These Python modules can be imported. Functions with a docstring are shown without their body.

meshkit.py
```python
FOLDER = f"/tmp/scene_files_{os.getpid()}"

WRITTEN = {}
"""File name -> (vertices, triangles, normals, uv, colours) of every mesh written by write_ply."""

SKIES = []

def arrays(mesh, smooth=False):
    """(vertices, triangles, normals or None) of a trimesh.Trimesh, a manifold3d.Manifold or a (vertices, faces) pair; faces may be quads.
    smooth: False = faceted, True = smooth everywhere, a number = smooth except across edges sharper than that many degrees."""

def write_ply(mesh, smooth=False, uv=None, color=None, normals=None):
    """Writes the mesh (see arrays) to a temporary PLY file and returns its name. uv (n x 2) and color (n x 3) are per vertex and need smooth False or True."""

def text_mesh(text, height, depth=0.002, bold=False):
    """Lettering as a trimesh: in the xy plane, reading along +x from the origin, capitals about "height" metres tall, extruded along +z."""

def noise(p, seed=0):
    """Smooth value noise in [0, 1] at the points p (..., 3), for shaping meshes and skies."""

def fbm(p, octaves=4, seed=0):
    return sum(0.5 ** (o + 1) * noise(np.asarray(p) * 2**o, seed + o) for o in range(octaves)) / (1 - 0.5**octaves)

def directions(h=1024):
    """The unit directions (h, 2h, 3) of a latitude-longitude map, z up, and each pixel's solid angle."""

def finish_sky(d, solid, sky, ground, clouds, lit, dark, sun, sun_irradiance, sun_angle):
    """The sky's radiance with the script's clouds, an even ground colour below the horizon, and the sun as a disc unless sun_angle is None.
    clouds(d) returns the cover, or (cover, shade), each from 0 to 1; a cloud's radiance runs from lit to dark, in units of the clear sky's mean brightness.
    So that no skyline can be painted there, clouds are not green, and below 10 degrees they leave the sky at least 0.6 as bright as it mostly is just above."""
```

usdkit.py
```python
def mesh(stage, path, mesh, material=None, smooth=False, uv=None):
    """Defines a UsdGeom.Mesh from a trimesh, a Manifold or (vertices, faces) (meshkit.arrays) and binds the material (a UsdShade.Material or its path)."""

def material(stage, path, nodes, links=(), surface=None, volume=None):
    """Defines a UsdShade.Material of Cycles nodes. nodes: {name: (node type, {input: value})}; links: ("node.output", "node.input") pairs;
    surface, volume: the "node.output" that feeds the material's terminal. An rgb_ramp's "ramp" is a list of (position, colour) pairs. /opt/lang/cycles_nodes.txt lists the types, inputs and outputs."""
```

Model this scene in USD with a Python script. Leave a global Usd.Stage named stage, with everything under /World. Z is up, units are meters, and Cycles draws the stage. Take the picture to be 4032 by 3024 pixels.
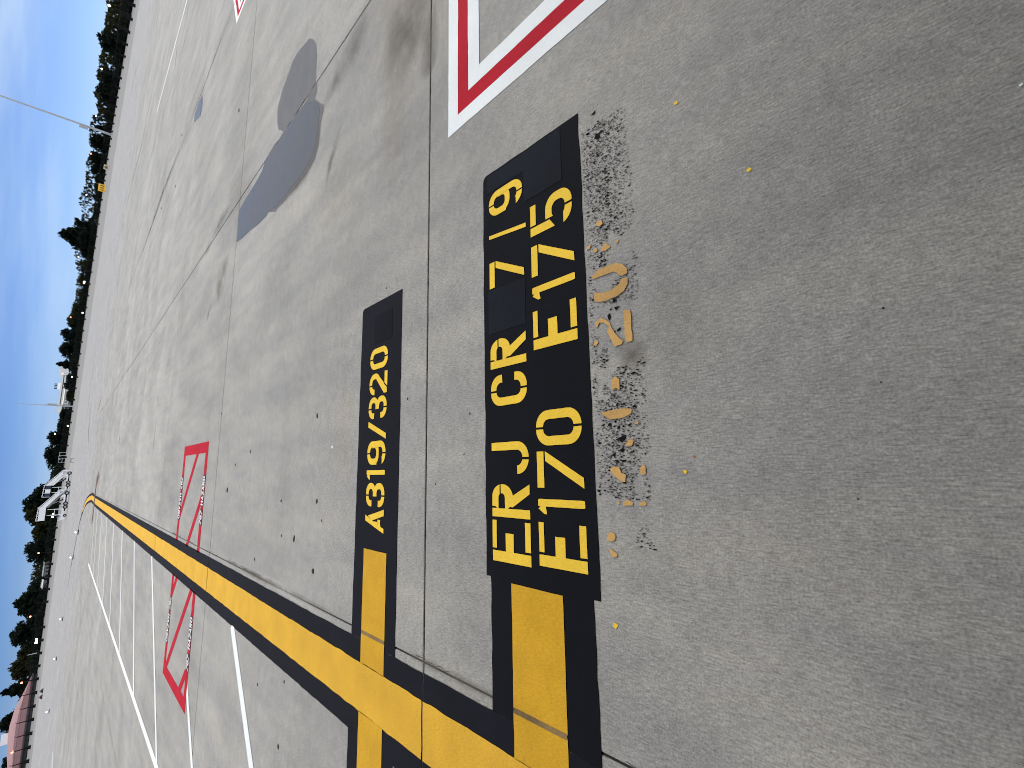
import math, random
import numpy as np, trimesh, usdkit, meshkit
from pxr import Usd, UsdGeom, UsdLux, UsdShade, Sdf, Gf, Vt
import shapely
from shapely.geometry import Polygon, LineString, Point, box as sbox
from shapely.ops import unary_union
from shapely import affinity

stage = Usd.Stage.CreateInMemory()
UsdGeom.SetStageUpAxis(stage, UsdGeom.Tokens.z)
UsdGeom.SetStageMetersPerUnit(stage, 1.0)
UsdGeom.Xform.Define(stage, '/World')
UsdGeom.Scope.Define(stage, '/World/Looks')
rng = random.Random(7)
nrng = np.random.default_rng(11)

# ------------------------------------------------------------------ camera (the phone was held on its side)
EYE = 1.82
cam = UsdGeom.Camera.Define(stage, '/World/camera')
right, up, back = [(-0.019247, -0.683982, -0.729245), (0.985042, -0.137891, 0.103335), (-0.171236, -0.716348, 0.676405)]
cam.AddTransformOp().Set(Gf.Matrix4d(*right, 0, *up, 0, *back, 0, 0.0, 0.0, EYE, 1))
cam.CreateFocalLengthAttr(18.0)
cam.CreateHorizontalApertureAttr(np.float64(38.82809))
cam.CreateVerticalApertureAttr(np.float64(29.12107))
cam.CreateClippingRangeAttr(Gf.Vec2f(0.05, 8000))
cam.CreateExposureAttr(0.2)

# ------------------------------------------------------------------ sky and veiled daylight
SUN_AZ, SUN_EL = math.radians(78), math.radians(38)      # azimuth from +y towards +x
sun_dir = np.array([math.sin(SUN_AZ) * math.cos(SUN_EL), math.cos(SUN_AZ) * math.cos(SUN_EL), math.sin(SUN_EL)])
SKY_STRENGTH, SUN_INTENSITY, SUN_ANGLE = 0.10, 0.25, 25.0
DECK = (12.9, 12.6, 12.2)

sky_mat = usdkit.material(stage, '/World/Looks/sky', {
    'co': ('texture_coordinate', {}),
    'sky': ('sky_texture', {'sky_type': 'single_scattering', 'sun_disc': False, 'sun_elevation': SUN_EL, 'sun_rotation': SUN_AZ,
                            'altitude': 100.0, 'air_density': 0.5, 'aerosol_density': 0.0, 'ozone_density': 8.0}),
    'sat': ('hsv', {'hue': 0.5, 'saturation': 1.12, 'value': 1.0, 'fac': 1.0}),
    'tc': ('combine_color', {'color_type': 'hsv', 'r': 0.82, 'g': 0.11}),
    'tint': ('mix_color', {'blend_type': 'multiply', 'fac': 1.0, 'use_clamp': False}),
    # thin streaks low in the sky, thicker to the right
    'map': ('mapping', {'mapping_type': 'point', 'scale': (1.1, 1.1, 9.0), 'location': (3.1, 0.4, 0.3)}),
    'n1': ('noise_texture', {'scale': 1.3, 'detail': 5.0, 'roughness': 0.52, 'distortion': 0.5}),
    'map2': ('mapping', {'mapping_type': 'point', 'scale': (2.0, 2.0, 17.0), 'location': (0.2, 7.4, 1.3)}),
    'n2': ('noise_texture', {'scale': 1.6, 'detail': 4.0, 'roughness': 0.5}),
    'mx': ('mix_float', {'fac': 0.38}),
    'r': ('map_range', {'from_min': 0.36, 'from_max': 0.66, 'to_min': 0.34, 'to_max': 1.0, 'clamp': True, 'range_type': 'smoothstep'}),
    'sep': ('separate_xyz', {}),
    'side': ('map_range', {'from_min': -0.25, 'from_max': 0.60, 'to_min': 0.0, 'to_max': 1.0, 'clamp': True}),
    'dim': ('map_range', {'from_min': -0.55, 'from_max': 0.30, 'to_min': 0.66, 'to_max': 1.0, 'clamp': True}),
    'cov': ('math', {'math_type': 'multiply'}),
    'mix': ('mix_color', {'blend_type': 'mix', 'b': (5.5, 7.0, 8.9)}),
    # the white cloud deck that fills the sky higher up
    'deck': ('map_range', {'from_min': 0.14, 'from_max': 0.60, 'to_min': 0.0, 'to_max': 0.95, 'clamp': True, 'range_type': 'smoothstep'}),
    'rd': ('map_range', {'from_min': 0.30, 'from_max': 0.60, 'to_min': 0.72, 'to_max': 1.0, 'clamp': True}),
    'covd': ('math', {'math_type': 'multiply'}),
    'mixd': ('mix_color', {'blend_type': 'mix', 'b': DECK}),
    'bg': ('background_shader', {'strength': SKY_STRENGTH}),
}, [('co.generated', 'map.vector'), ('co.generated', 'map2.vector'), ('map.vector', 'n1.vector'), ('map2.vector', 'n2.vector'),
    ('n1.fac', 'mx.a'), ('n2.fac', 'mx.b'), ('mx.result', 'r.value'), ('co.generated', 'sep.vector'), ('sep.x', 'side.value'), ('sep.z', 'deck.value'), ('n1.fac', 'rd.value'),
    ('r.result', 'cov.value1'), ('side.result', 'cov.value2'), ('cov.value', 'mix.fac'), ('sky.color', 'sat.color'), ('sat.color', 'tint.a'), ('sep.x', 'dim.value'), ('dim.result', 'tc.b'), ('tc.color', 'tint.b'), ('tint.result', 'mix.a'),
    ('deck.result', 'covd.value1'), ('rd.result', 'covd.value2'), ('covd.value', 'mixd.fac'), ('mix.result', 'mixd.a'),
    ('mixd.result', 'bg.color')], surface='bg.background')
dome = UsdLux.DomeLight.Define(stage, '/World/sky')
dome.GetPrim().SetCustomDataByKey('kind', 'structure')
UsdShade.MaterialBindingAPI.Apply(dome.GetPrim()).Bind(sky_mat)

sun = UsdLux.DistantLight.Define(stage, '/World/sun')
sun.CreateIntensityAttr(SUN_INTENSITY)
sun.CreateAngleAttr(SUN_ANGLE)
sun.CreateNormalizeAttr(True)
sun.CreateColorAttr(Gf.Vec3f(1.0, 0.96, 0.9))
zx = sun_dir
xx = np.cross([0, 0, 1], zx); xx /= np.linalg.norm(xx)
yx = np.cross(zx, xx)
sun.AddTransformOp().Set(Gf.Matrix4d(*map(float, xx), 0, *map(float, yx), 0, *map(float, zx), 0, 0, 0, 0, 1))

# ------------------------------------------------------------------ helpers
used = {}
def numbered(path):
    n = used.get(path, -1) + 1
    used[path] = n
    return path if n == 0 else f'{path}_{n:03d}'

def tag(p, label=None, cat=None, group=None, kind=None):
    for k, v in (('label', label), ('category', cat), ('group', group), ('kind', kind)):
        if v:
            p.SetCustomDataByKey(k, v)
    return p

def thing(name, label, cat, loc=(0, 0, 0), rz=0.0, group=None, kind=None):
    x = UsdGeom.Xform.Define(stage, numbered('/World/' + name))
    x.AddTranslateOp().Set(Gf.Vec3d(*map(float, loc)))
    if rz:
        x.AddRotateZOp().Set(math.degrees(rz))
    return tag(x.GetPrim(), label, cat, group, kind)

def obj(name, mesh, mat, parent=None, smooth=False, **kw):
    path = numbered((str(parent.GetPath()) if parent else '/World') + '/' + name)
    return tag(usdkit.mesh(stage, path, mesh, mat, smooth).GetPrim(), **kw)

def copy_of(src, name, label, loc, rz=0.0, group=None):
    x = UsdGeom.Xform.Define(stage, numbered('/World/' + name))
    p = x.GetPrim()
    p.GetReferences().AddInternalReference(src.GetPath())
    x.ClearXformOpOrder()
    x.AddTranslateOp(opSuffix='copy').Set(Gf.Vec3d(*map(float, loc)))
    if rz:
        x.AddRotateZOp(opSuffix='copy').Set(math.degrees(rz))
    p.SetInstanceable(True)
    return tag(p, label, src.GetCustomDataByKey('category'), group or src.GetCustomDataByKey('group'))

def cat(*ms):
    ms = [m for m in ms if m is not None]
    return trimesh.util.concatenate(ms)

def bx(x0, x1, y0, y1, z0, z1):
    m = trimesh.creation.box((x1 - x0, y1 - y0, z1 - z0))
    m.apply_translation(((x0 + x1) / 2, (y0 + y1) / 2, (z0 + z1) / 2))
    return m

def bar(p, q, r=0.04, sides=6, r2=None):
    p, q = np.array(p, float), np.array(q, float)
    d = q - p
    L = np.linalg.norm(d)
    d = d / L
    a = np.cross(d, [0, 0, 1.0] if abs(d[2]) < 0.9 else [1.0, 0, 0]); a /= np.linalg.norm(a)
    b = np.cross(d, a)
    r2 = r if r2 is None else r2
    t = np.arange(sides) * 2 * np.pi / sides + np.pi / sides
    ring = np.cos(t)[:, None] * a + np.sin(t)[:, None] * b
    v = np.vstack([p + ring * r, q + ring * r2, p[None], q[None]])
    f = []
    for i in range(sides):
        j = (i + 1) % sides
        f += [(i, j, sides + j), (i, sides + j, sides + i), (2 * sides, j, i), (2 * sides + 1, sides + i, sides + j)]
    return trimesh.Trimesh(v, np.array(f), process=False)

def prism_x(poly_yz, x0, x1):
    """A polygon in the (y, z) plane pulled from x0 to x1."""
    m = trimesh.creation.extrude_polygon(Polygon(poly_yz), x1 - x0, engine='earcut')
    v = m.vertices.copy()
    m.vertices = np.column_stack([v[:, 2] + x0, v[:, 0], v[:, 1]])
    m.fix_normals()
    return m

def prism_y(poly_xz, y0, y1):
    m = trimesh.creation.extrude_polygon(Polygon(poly_xz), y1 - y0, engine='earcut')
    v = m.vertices.copy()
    m.vertices = np.column_stack([v[:, 0], v[:, 2] + y0, v[:, 1]])
    m.fix_normals()
    return m

def polys(shape):
    return [g for g in getattr(shape, 'geoms', [shape]) if g.geom_type == 'Polygon' and g.area > 1e-7]

def soft(name, centre, widths, mat, parent=None, z=0.002, **kw):
    """A stain that fades out at its edges: a strip along a line, full in the middle and nothing at the rim (primvar fade)."""
    c = np.array(LineString(centre).segmentize(0.4).coords) if len(centre) > 1 else np.array(centre)
    w = np.interp(np.linspace(0, 1, len(c)), np.linspace(0, 1, len(widths)), widths)
    t = np.gradient(c, axis=0); t /= np.linalg.norm(t, axis=1, keepdims=True)
    nn = np.column_stack([-t[:, 1], t[:, 0]])
    rows, fade = [], []
    for k in (-1, -0.5, 0, 0.5, 1):
        rows.append(np.column_stack([c + nn * (w * k)[:, None], np.full(len(c), z)]))
        fade.append((1 - abs(k)) ** 0.8 * np.minimum(1, np.minimum(np.arange(len(c)), np.arange(len(c))[::-1]) / max(1.0, len(c) * 0.25)))
    v, fd, n = np.vstack(rows), np.concatenate(fade), len(c)
    f = [(r * n + i, r * n + i + 1, (r + 1) * n + i + 1) for r in range(4) for i in range(n - 1)] + [(r * n + i, (r + 1) * n + i + 1, (r + 1) * n + i) for r in range(4) for i in range(n - 1)]
    p = obj(name, trimesh.Trimesh(v, np.array(f), process=False), mat, parent, **kw)
    UsdGeom.PrimvarsAPI(UsdGeom.Mesh(p)).CreatePrimvar('fade', Sdf.ValueTypeNames.FloatArray, 'vertex').Set(Vt.FloatArray.FromNumpy(fd.astype(np.float32)))
    return p

def sheet(shape, z, wob=0.0, step=0.03, seed=0, freq=9.0):
    """A flat sheet of paint; wob roughens its outline by that many metres."""
    out = []
    for g in polys(shape):
        if wob:
            g = shapely.segmentize(g, step)
            def move(c):
                c = np.asarray(c)[:, :2]
                p = np.column_stack([c * freq, np.full(len(c), seed * 3.7)])
                d = np.column_stack([meshkit.fbm(p, 3, seed) - 0.5, meshkit.fbm(p + 41.3, 3, seed + 5) - 0.5])
                return c + 2 * wob * d
            g = Polygon(move(g.exterior.coords), [move(h.coords) for h in g.interiors]).buffer(0)
        for h in polys(g):
            v, f = trimesh.creation.triangulate_polygon(h, engine='earcut')
            out.append(trimesh.Trimesh(np.column_stack([v, np.full(len(v), z)]), f, process=False))
    return cat(*out)

# ------------------------------------------------------------------ materials
M = {}
def simple(name, col, rough=0.6, metal=0.0, vary=0.12, scale=6.0, bump=0.0, spec=0.5, col2=None):
    c2 = col2 or tuple(min(1, c * (1 + vary)) for c in col)
    nodes = {'g': ('geometry', {}) if False else ('texture_coordinate', {}), 'n': ('noise_texture', {'scale': scale, 'detail': 5.0, 'roughness': 0.6}),
             'r': ('rgb_ramp', {'ramp': [(0.3, tuple(c * (1 - vary) for c in col)), (0.7, c2)]}),
             'p': ('principled_bsdf', {'roughness': rough, 'metallic': metal, 'specular_ior_level': spec})}
    links = [('g.object', 'n.vector'), ('n.fac', 'r.fac'), ('r.color', 'p.base_color')]
    if bump:
        nodes['b'] = ('bump', {'strength': bump, 'distance': 0.01})
        links += [('n.fac', 'b.height'), ('b.normal', 'p.normal')]
    M[name] = usdkit.material(stage, '/World/Looks/' + name, nodes, links, surface='p.BSDF')
    return M[name]

def glow(name, col, strength):
    M[name] = usdkit.material(stage, '/World/Looks/' + name, {'e': ('emission', {'color': col, 'strength': strength})}, [], surface='e.emission')

# stains of the concrete: x, y, half width, half depth, how dark, colour
STAINS = [
    (4.3, 3.3, 0.9, 0.75, 0.55, (0.40, 0.36, 0.32)), (3.2, 3.35, 0.9, 0.28, 0.40, (0.45, 0.41, 0.36)), (5.2, 2.9, 1.6, 0.55, 0.45, (0.45, 0.42, 0.39)),
    (2.9, 4.7, 0.5, 0.7, 0.22, (0.60, 0.55, 0.42)), (0.35, 4.1, 0.55, 0.22, 0.22, (0.62, 0.52, 0.40)), (3.9, 5.3, 0.5, 0.9, 0.2, (0.5, 0.5, 0.48)),
    (0.55, 0.95, 0.24, 0.14, 0.40, (0.45, 0.44, 0.42)), (-0.9, 2.45, 0.6, 0.5, 0.20, (0.55, 0.55, 0.55)), (4.5, 8.6, 0.7, 0.5, 0.30, (0.45, 0.43, 0.40)),
    (4.9, 9.4, 0.6, 0.5, 0.30, (0.45, 0.44, 0.42)), (2.9, 9.5, 0.7, 0.3, 0.25, (0.5, 0.46, 0.42)), (-0.5, 10.6, 1.6, 0.6, 0.12, (0.55, 0.55, 0.55)),
    (1.9, 14.5, 2.2, 0.9, 0.2, (0.55, 0.53, 0.5)), (11.0, 15.3, 0.8, 2.0, 0.35, (0.5, 0.47, 0.45)), (3.4, 13.3, 0.9, 0.5, 0.25, (0.45, 0.44, 0.44)),
    (4.4, 1.2, 1.9, 0.5, 0.25, (0.55, 0.53, 0.5)), (0.9, 0.45, 0.9, 0.22, 0.20, (0.55, 0.55, 0.58)),
]
def concrete(name, tone=(0.332, 0.330, 0.325), stains=(), slabs=True, grain=1.0):
    N = {'g': ('geometry', {}),
         'big': ('noise_texture', {'scale': 0.42, 'detail': 6.0, 'roughness': 0.58, 'distortion': 0.6}),
         'mb': ('mapping', {'mapping_type': 'point', 'scale': (1.0, 0.22, 1.0)}),
         'drag': ('noise_texture', {'scale': 2.6, 'detail': 5.0, 'roughness': 0.6}),
         'm1': ('mapping', {'mapping_type': 'point', 'scale': (150.0, 26.0, 1.0)}),
         'broom': ('noise_texture', {'scale': 1.0, 'detail': 2.0, 'roughness': 0.6}),
         'fine': ('noise_texture', {'scale': 120.0, 'detail': 3.0, 'roughness': 0.65}),
         'mid': ('noise_texture', {'scale': 9.0, 'detail': 5.0, 'roughness': 0.65}),
         'pit': ('voronoi_texture', {'scale': 55.0, 'feature': 'f1'}),
         'pitr': ('map_range', {'from_min': 0.02, 'from_max': 0.16, 'to_min': 0.62, 'to_max': 1.0, 'clamp': True}),
         'rb': ('map_range', {'from_min': 0.25, 'from_max': 0.75, 'to_min': 0.80, 'to_max': 1.18, 'clamp': True}),
         'rd': ('map_range', {'from_min': 0.3, 'from_max': 0.7, 'to_min': 0.84, 'to_max': 1.14, 'clamp': True}),
         'rr': ('map_range', {'from_min': 0.25, 'from_max': 0.75, 'to_min': 1 - 0.30 * grain, 'to_max': 1 + 0.26 * grain, 'clamp': True}),
         'rf': ('map_range', {'from_min': 0.25, 'from_max': 0.75, 'to_min': 1 - 0.34 * grain, 'to_max': 1 + 0.40 * grain, 'clamp': True}),
         'rm': ('map_range', {'from_min': 0.3, 'from_max': 0.7, 'to_min': 0.90, 'to_max': 1.10, 'clamp': True}),
         'm2': ('mapping', {'mapping_type': 'point', 'scale': (210.0, 13.0, 1.0)}),
         'groove': ('noise_texture', {'scale': 1.0, 'detail': 1.0, 'roughness': 0.5}),
         'rg': ('map_range', {'from_min': 0.64, 'from_max': 0.80, 'to_min': 1.0, 'to_max': 0.58, 'clamp': True}),
         'oi': ('object_info', {}),
         'ro': ('map_range', {'from_min': 0.0, 'from_max': 1.0, 'to_min': 0.94, 'to_max': 1.06}),
         'warm': ('mix_color', {'blend_type': 'mix', 'a': tuple(c * k for c, k in zip(tone, (0.955, 0.99, 1.05))), 'b': tuple(c * k for c, k in zip(tone, (1.06, 1.0, 0.88)))}),
         'p': ('principled_bsdf', {'roughness': 0.72, 'specular_ior_level': 0.4}),
         'bh': ('mix_float', {'fac': 0.5}),
         'bump': ('bump', {'strength': 0.30, 'distance': 0.004})}
    L = [('g.position', 'big.vector'), ('g.position', 'mb.vector'), ('mb.vector', 'drag.vector'), ('g.position', 'm1.vector'), ('m1.vector', 'broom.vector'), ('g.position', 'fine.vector'), ('g.position', 'mid.vector'),
         ('g.position', 'm2.vector'), ('m2.vector', 'groove.vector'), ('groove.fac', 'rg.value'), ('g.position', 'pit.vector'), ('pit.distance', 'pitr.value'), ('big.fac', 'rb.value'), ('drag.fac', 'rd.value'), ('broom.fac', 'rr.value'), ('fine.fac', 'rf.value'), ('mid.fac', 'rm.value'),
         ('oi.random', 'ro.value'), ('drag.fac', 'warm.fac'), ('broom.fac', 'bh.a'), ('fine.fac', 'bh.b'), ('bh.result', 'bump.height'), ('bump.normal', 'p.normal')]
    prev = None
    for i, s in enumerate(['rb.result', 'rd.result', 'rr.result', 'rf.result', 'rm.result', 'pitr.result', 'rg.result'] + (['ro.result'] if slabs else [])):
        if prev is None:
            prev = s
            continue
        N[f'x{i}'] = ('math', {'math_type': 'multiply'})
        L += [(prev, f'x{i}.value1'), (s, f'x{i}.value2')]
        prev = f'x{i}.value'
    N['col'] = ('mix_color', {'blend_type': 'multiply', 'fac': 1.0, 'use_clamp': False})
    L += [('warm.result', 'col.a'), (prev, 'col.b')]
    prev = 'col.result'
    for i, (sx, sy, rx, ry, k, c) in enumerate(stains):
        N[f's{i}m'] = ('mapping', {'mapping_type': 'point', 'scale': (1 / rx, 1 / ry, 0.0), 'location': (-sx / rx, -sy / ry, 0.0)})
        N[f's{i}l'] = ('vector_math', {'math_type': 'length'})
        N[f's{i}a'] = ('math', {'math_type': 'multiply_add', 'value2': 1.5, 'value3': -0.75})
        N[f's{i}b'] = ('math', {'math_type': 'add'})
        N[f's{i}r'] = ('map_range', {'range_type': 'smoothstep', 'from_min': 1.25, 'from_max': 0.25, 'to_min': 0.0, 'to_max': k, 'clamp': True})
        N[f's{i}c'] = ('mix_color', {'blend_type': 'multiply', 'b': tuple(min(1, q / 0.62) for q in c)})
        L += [('g.position', f's{i}m.vector'), (f's{i}m.vector', f's{i}l.vector1'), ('drag.fac' if i % 2 else 'big.fac', f's{i}a.value1'), (f's{i}l.value', f's{i}b.value1'), (f's{i}a.value', f's{i}b.value2'),
              (f's{i}b.value', f's{i}r.value'), (f's{i}r.result', f's{i}c.fac'), (prev, f's{i}c.a')]
        prev = f's{i}c.result'
    L.append((prev, 'p.base_color'))
    M[name] = usdkit.material(stage, '/World/Looks/' + name, N, L, surface='p.BSDF')

concrete('concrete', stains=STAINS)
concrete('far_concrete', tone=(0.335, 0.337, 0.350), slabs=False, grain=0.7)
concrete('shoulder_asphalt', tone=(0.235, 0.235, 0.235), slabs=False, grain=0.7)

def paint(name, col, wear=0.10, speck=0.0, rough=0.7, under=(0.25, 0.25, 0.25), grain=1.0, spec=0.3):
    """Road paint over broom-finished concrete: grain of the surface below, thin spots, a few pits where the slab shows."""
    N = {'g': ('geometry', {}),
         'm1': ('mapping', {'mapping_type': 'point', 'scale': (140.0, 40.0, 1.0)}),
         'broom': ('noise_texture', {'scale': 1.0, 'detail': 3.0, 'roughness': 0.65}),
         'big': ('noise_texture', {'scale': 3.0, 'detail': 5.0, 'roughness': 0.6}),
         'fine': ('noise_texture', {'scale': 95.0, 'detail': 3.0, 'roughness': 0.7}),
         'r1': ('map_range', {'from_min': 0.25, 'from_max': 0.75, 'to_min': 1 - 0.20 * grain, 'to_max': 1 + 0.16 * grain, 'clamp': True}),
         'r2': ('map_range', {'from_min': 0.3, 'from_max': 0.7, 'to_min': 1 - wear, 'to_max': 1 + wear, 'clamp': True}),
         'r3': ('map_range', {'from_min': 0.66, 'from_max': 0.74, 'to_min': 0.0, 'to_max': speck, 'clamp': True}),
         'x': ('math', {'math_type': 'multiply'}),
         'c': ('mix_color', {'blend_type': 'multiply', 'fac': 1.0, 'a': col, 'use_clamp': False}),
         'u': ('mix_color', {'blend_type': 'mix', 'b': under}),
         'bump': ('bump', {'strength': 0.25, 'distance': 0.003}),
         'p': ('principled_bsdf', {'roughness': rough, 'specular_ior_level': spec})}
    L = [('g.position', 'm1.vector'), ('m1.vector', 'broom.vector'), ('g.position', 'big.vector'), ('g.position', 'fine.vector'), ('broom.fac', 'r1.value'), ('big.fac', 'r2.value'), ('fine.fac', 'r3.value'),
         ('r1.result', 'x.value1'), ('r2.result', 'x.value2'), ('x.value', 'c.b'), ('c.result', 'u.a'), ('r3.result', 'u.fac'), ('u.result', 'p.base_color'), ('broom.fac', 'bump.height'), ('bump.normal', 'p.normal')]
    M[name] = usdkit.material(stage, '/World/Looks/' + name, N, L, surface='p.BSDF')

paint('yellow_line_paint', (0.72, 0.41, 0.026), wear=0.10, speck=0.25, under=(0.35, 0.20, 0.03))
paint('yellow_bar_paint', (0.65, 0.36, 0.010), wear=0.12, speck=0.35, under=(0.30, 0.18, 0.03))
paint('yellow_letter_paint', (0.90, 0.60, 0.045), wear=0.08, speck=0.35, under=(0.4, 0.27, 0.05), grain=0.7)
paint('faded_yellow_paint', (0.60, 0.36, 0.12), wear=0.18, speck=0.5, under=(0.33, 0.3, 0.24))
paint('black_paint', (0.0060, 0.0070, 0.0125), wear=0.22, speck=0.3, under=(0.03, 0.03, 0.035), rough=0.8, spec=0.15)
paint('fresh_black_paint', (0.0050, 0.0058, 0.0095), wear=0.2, speck=0.2, under=(0.03, 0.03, 0.03), rough=0.8, spec=0.12)
paint('blue_black_paint', (0.0070, 0.0095, 0.0165), wear=0.25, speck=0.3, under=(0.04, 0.05, 0.06), rough=0.8, spec=0.15)
paint('red_paint', (0.47, 0.009, 0.026), wear=0.12, speck=0.2, under=(0.32, 0.04, 0.05), spec=0.1)
paint('dark_red_paint', (0.10, 0.018, 0.035), wear=0.15, speck=0.2)
paint('white_paint', (0.84, 0.89, 0.92), wear=0.04, speck=0.18, under=(0.6, 0.6, 0.6), grain=0.4)
paint('joint_sealant_dark', (0.025, 0.022, 0.02), wear=0.5, speck=0.6, under=(0.12, 0.10, 0.08))
paint('joint_sealant_tan', (0.24, 0.155, 0.06), wear=0.45, speck=0.7, under=(0.05, 0.045, 0.04))
paint('grey_skirt', (0.42, 0.42, 0.41), wear=0.1, speck=0.3)

def stain(name, col, strength, scale=3.0, stretch=(1, 1, 1)):
    M[name] = usdkit.material(stage, '/World/Looks/' + name, {
        'g': ('geometry', {}), 'm': ('mapping', {'mapping_type': 'point', 'scale': stretch}), 'n': ('noise_texture', {'scale': scale, 'detail': 6.0, 'roughness': 0.65}), 'r': ('map_range', {'from_min': 0.32, 'from_max': 0.62, 'to_min': 0.15, 'to_max': 1.0, 'clamp': True}),
        'a': ('attribute', {'attribute': 'fade'}), 'x': ('math', {'math_type': 'multiply'}), 'y': ('math', {'math_type': 'multiply', 'value2': strength}), 't': ('transparent_bsdf', {}),
        'p': ('principled_bsdf', {'base_color': col, 'roughness': 0.8, 'specular_ior_level': 0.2}), 'mc': ('mix_closure', {})},
        [('g.position', 'm.vector'), ('m.vector', 'n.vector'), ('n.fac', 'r.value'), ('r.result', 'x.value1'), ('a.fac', 'x.value2'), ('x.value', 'y.value1'), ('y.value', 'mc.fac'), ('t.BSDF', 'mc.closure1'), ('p.BSDF', 'mc.closure2')], surface='mc.closure')
stain('oil_stain', (0.075, 0.066, 0.056), 0.62)
stain('rubber_smear', (0.06, 0.06, 0.062), 0.95, 5.0, (1, 0.3, 1))
stain('rust_smear', (0.20, 0.115, 0.06), 0.8, 4.0)
stain('pale_scuff', (0.55, 0.54, 0.52), 0.5, 9.0, (1, 3, 1))
M['puddle_water'] = usdkit.material(stage, '/World/Looks/puddle_water', {
    'g': ('geometry', {}), 'n': ('noise_texture', {'scale': 1.4, 'detail': 4.0}), 'f': ('noise_texture', {'scale': 120.0, 'detail': 2.0}),
    'r': ('rgb_ramp', {'ramp': [(0.3, (0.068, 0.064, 0.058)), (0.7, (0.10, 0.095, 0.088))]}), 'rr': ('map_range', {'from_min': 0.3, 'from_max': 0.7, 'to_min': 0.20, 'to_max': 0.34}),
    'b': ('bump', {'strength': 0.05, 'distance': 0.001}), 'p': ('principled_bsdf', {'specular_ior_level': 0.13})},
    [('g.position', 'n.vector'), ('g.position', 'f.vector'), ('n.fac', 'r.fac'), ('r.color', 'p.base_color'), ('n.fac', 'rr.value'), ('rr.result', 'p.roughness'), ('f.fac', 'b.height'), ('b.normal', 'p.normal')], surface='p.BSDF')
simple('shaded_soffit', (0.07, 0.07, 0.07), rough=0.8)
simple('ramp_wall', (0.13, 0.125, 0.12), rough=0.8, vary=0.2)
simple('damp_concrete', (0.105, 0.096, 0.085), rough=0.42, vary=0.18, scale=3, spec=0.35)
simple('grass', (0.075, 0.085, 0.045), rough=0.9, vary=0.4, scale=0.15)
simple('bark', (0.045, 0.036, 0.028), rough=0.9, vary=0.3)
simple('galvanised_metal', (0.42, 0.44, 0.45), rough=0.45, metal=0.3)
simple('dark_metal', (0.008, 0.008, 0.009), rough=0.8, spec=0.1)
simple('white_enamel', (0.78, 0.80, 0.82), rough=0.35, vary=0.05, scale=2.0)
simple('pale_panel', (0.62, 0.68, 0.72), rough=0.4, vary=0.05, scale=2.0)
simple('tread_grey', (0.16, 0.17, 0.17), rough=0.6)
simple('tyre_rubber', (0.014, 0.014, 0.016), rough=0.8)
simple('navy_canvas', (0.012, 0.022, 0.05), rough=0.7)
simple('window_glass_dark', (0.03, 0.045, 0.06), rough=0.12, vary=0.2)
simple('building_white', (0.74, 0.75, 0.74), rough=0.6, vary=0.06, scale=0.8)
simple('building_grey', (0.30, 0.29, 0.28), rough=0.7, vary=0.2, scale=0.5)
simple('blue_cladding', (0.10, 0.14, 0.20), rough=0.5)
simple('pink_roofing', (0.34, 0.195, 0.205), rough=0.75, vary=0.10, scale=0.4)
simple('brown_wall', (0.085, 0.058, 0.05), rough=0.8, vary=0.25, scale=0.5)
simple('sign_yellow', (0.85, 0.48, 0.04), rough=0.4, vary=0.05)
simple('sign_cream', (0.55, 0.50, 0.36), rough=0.5, vary=0.05)
simple('sign_brown', (0.12, 0.085, 0.05), rough=0.5)
simple('maroon_plastic', (0.035, 0.012, 0.018), rough=0.6)
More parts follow.
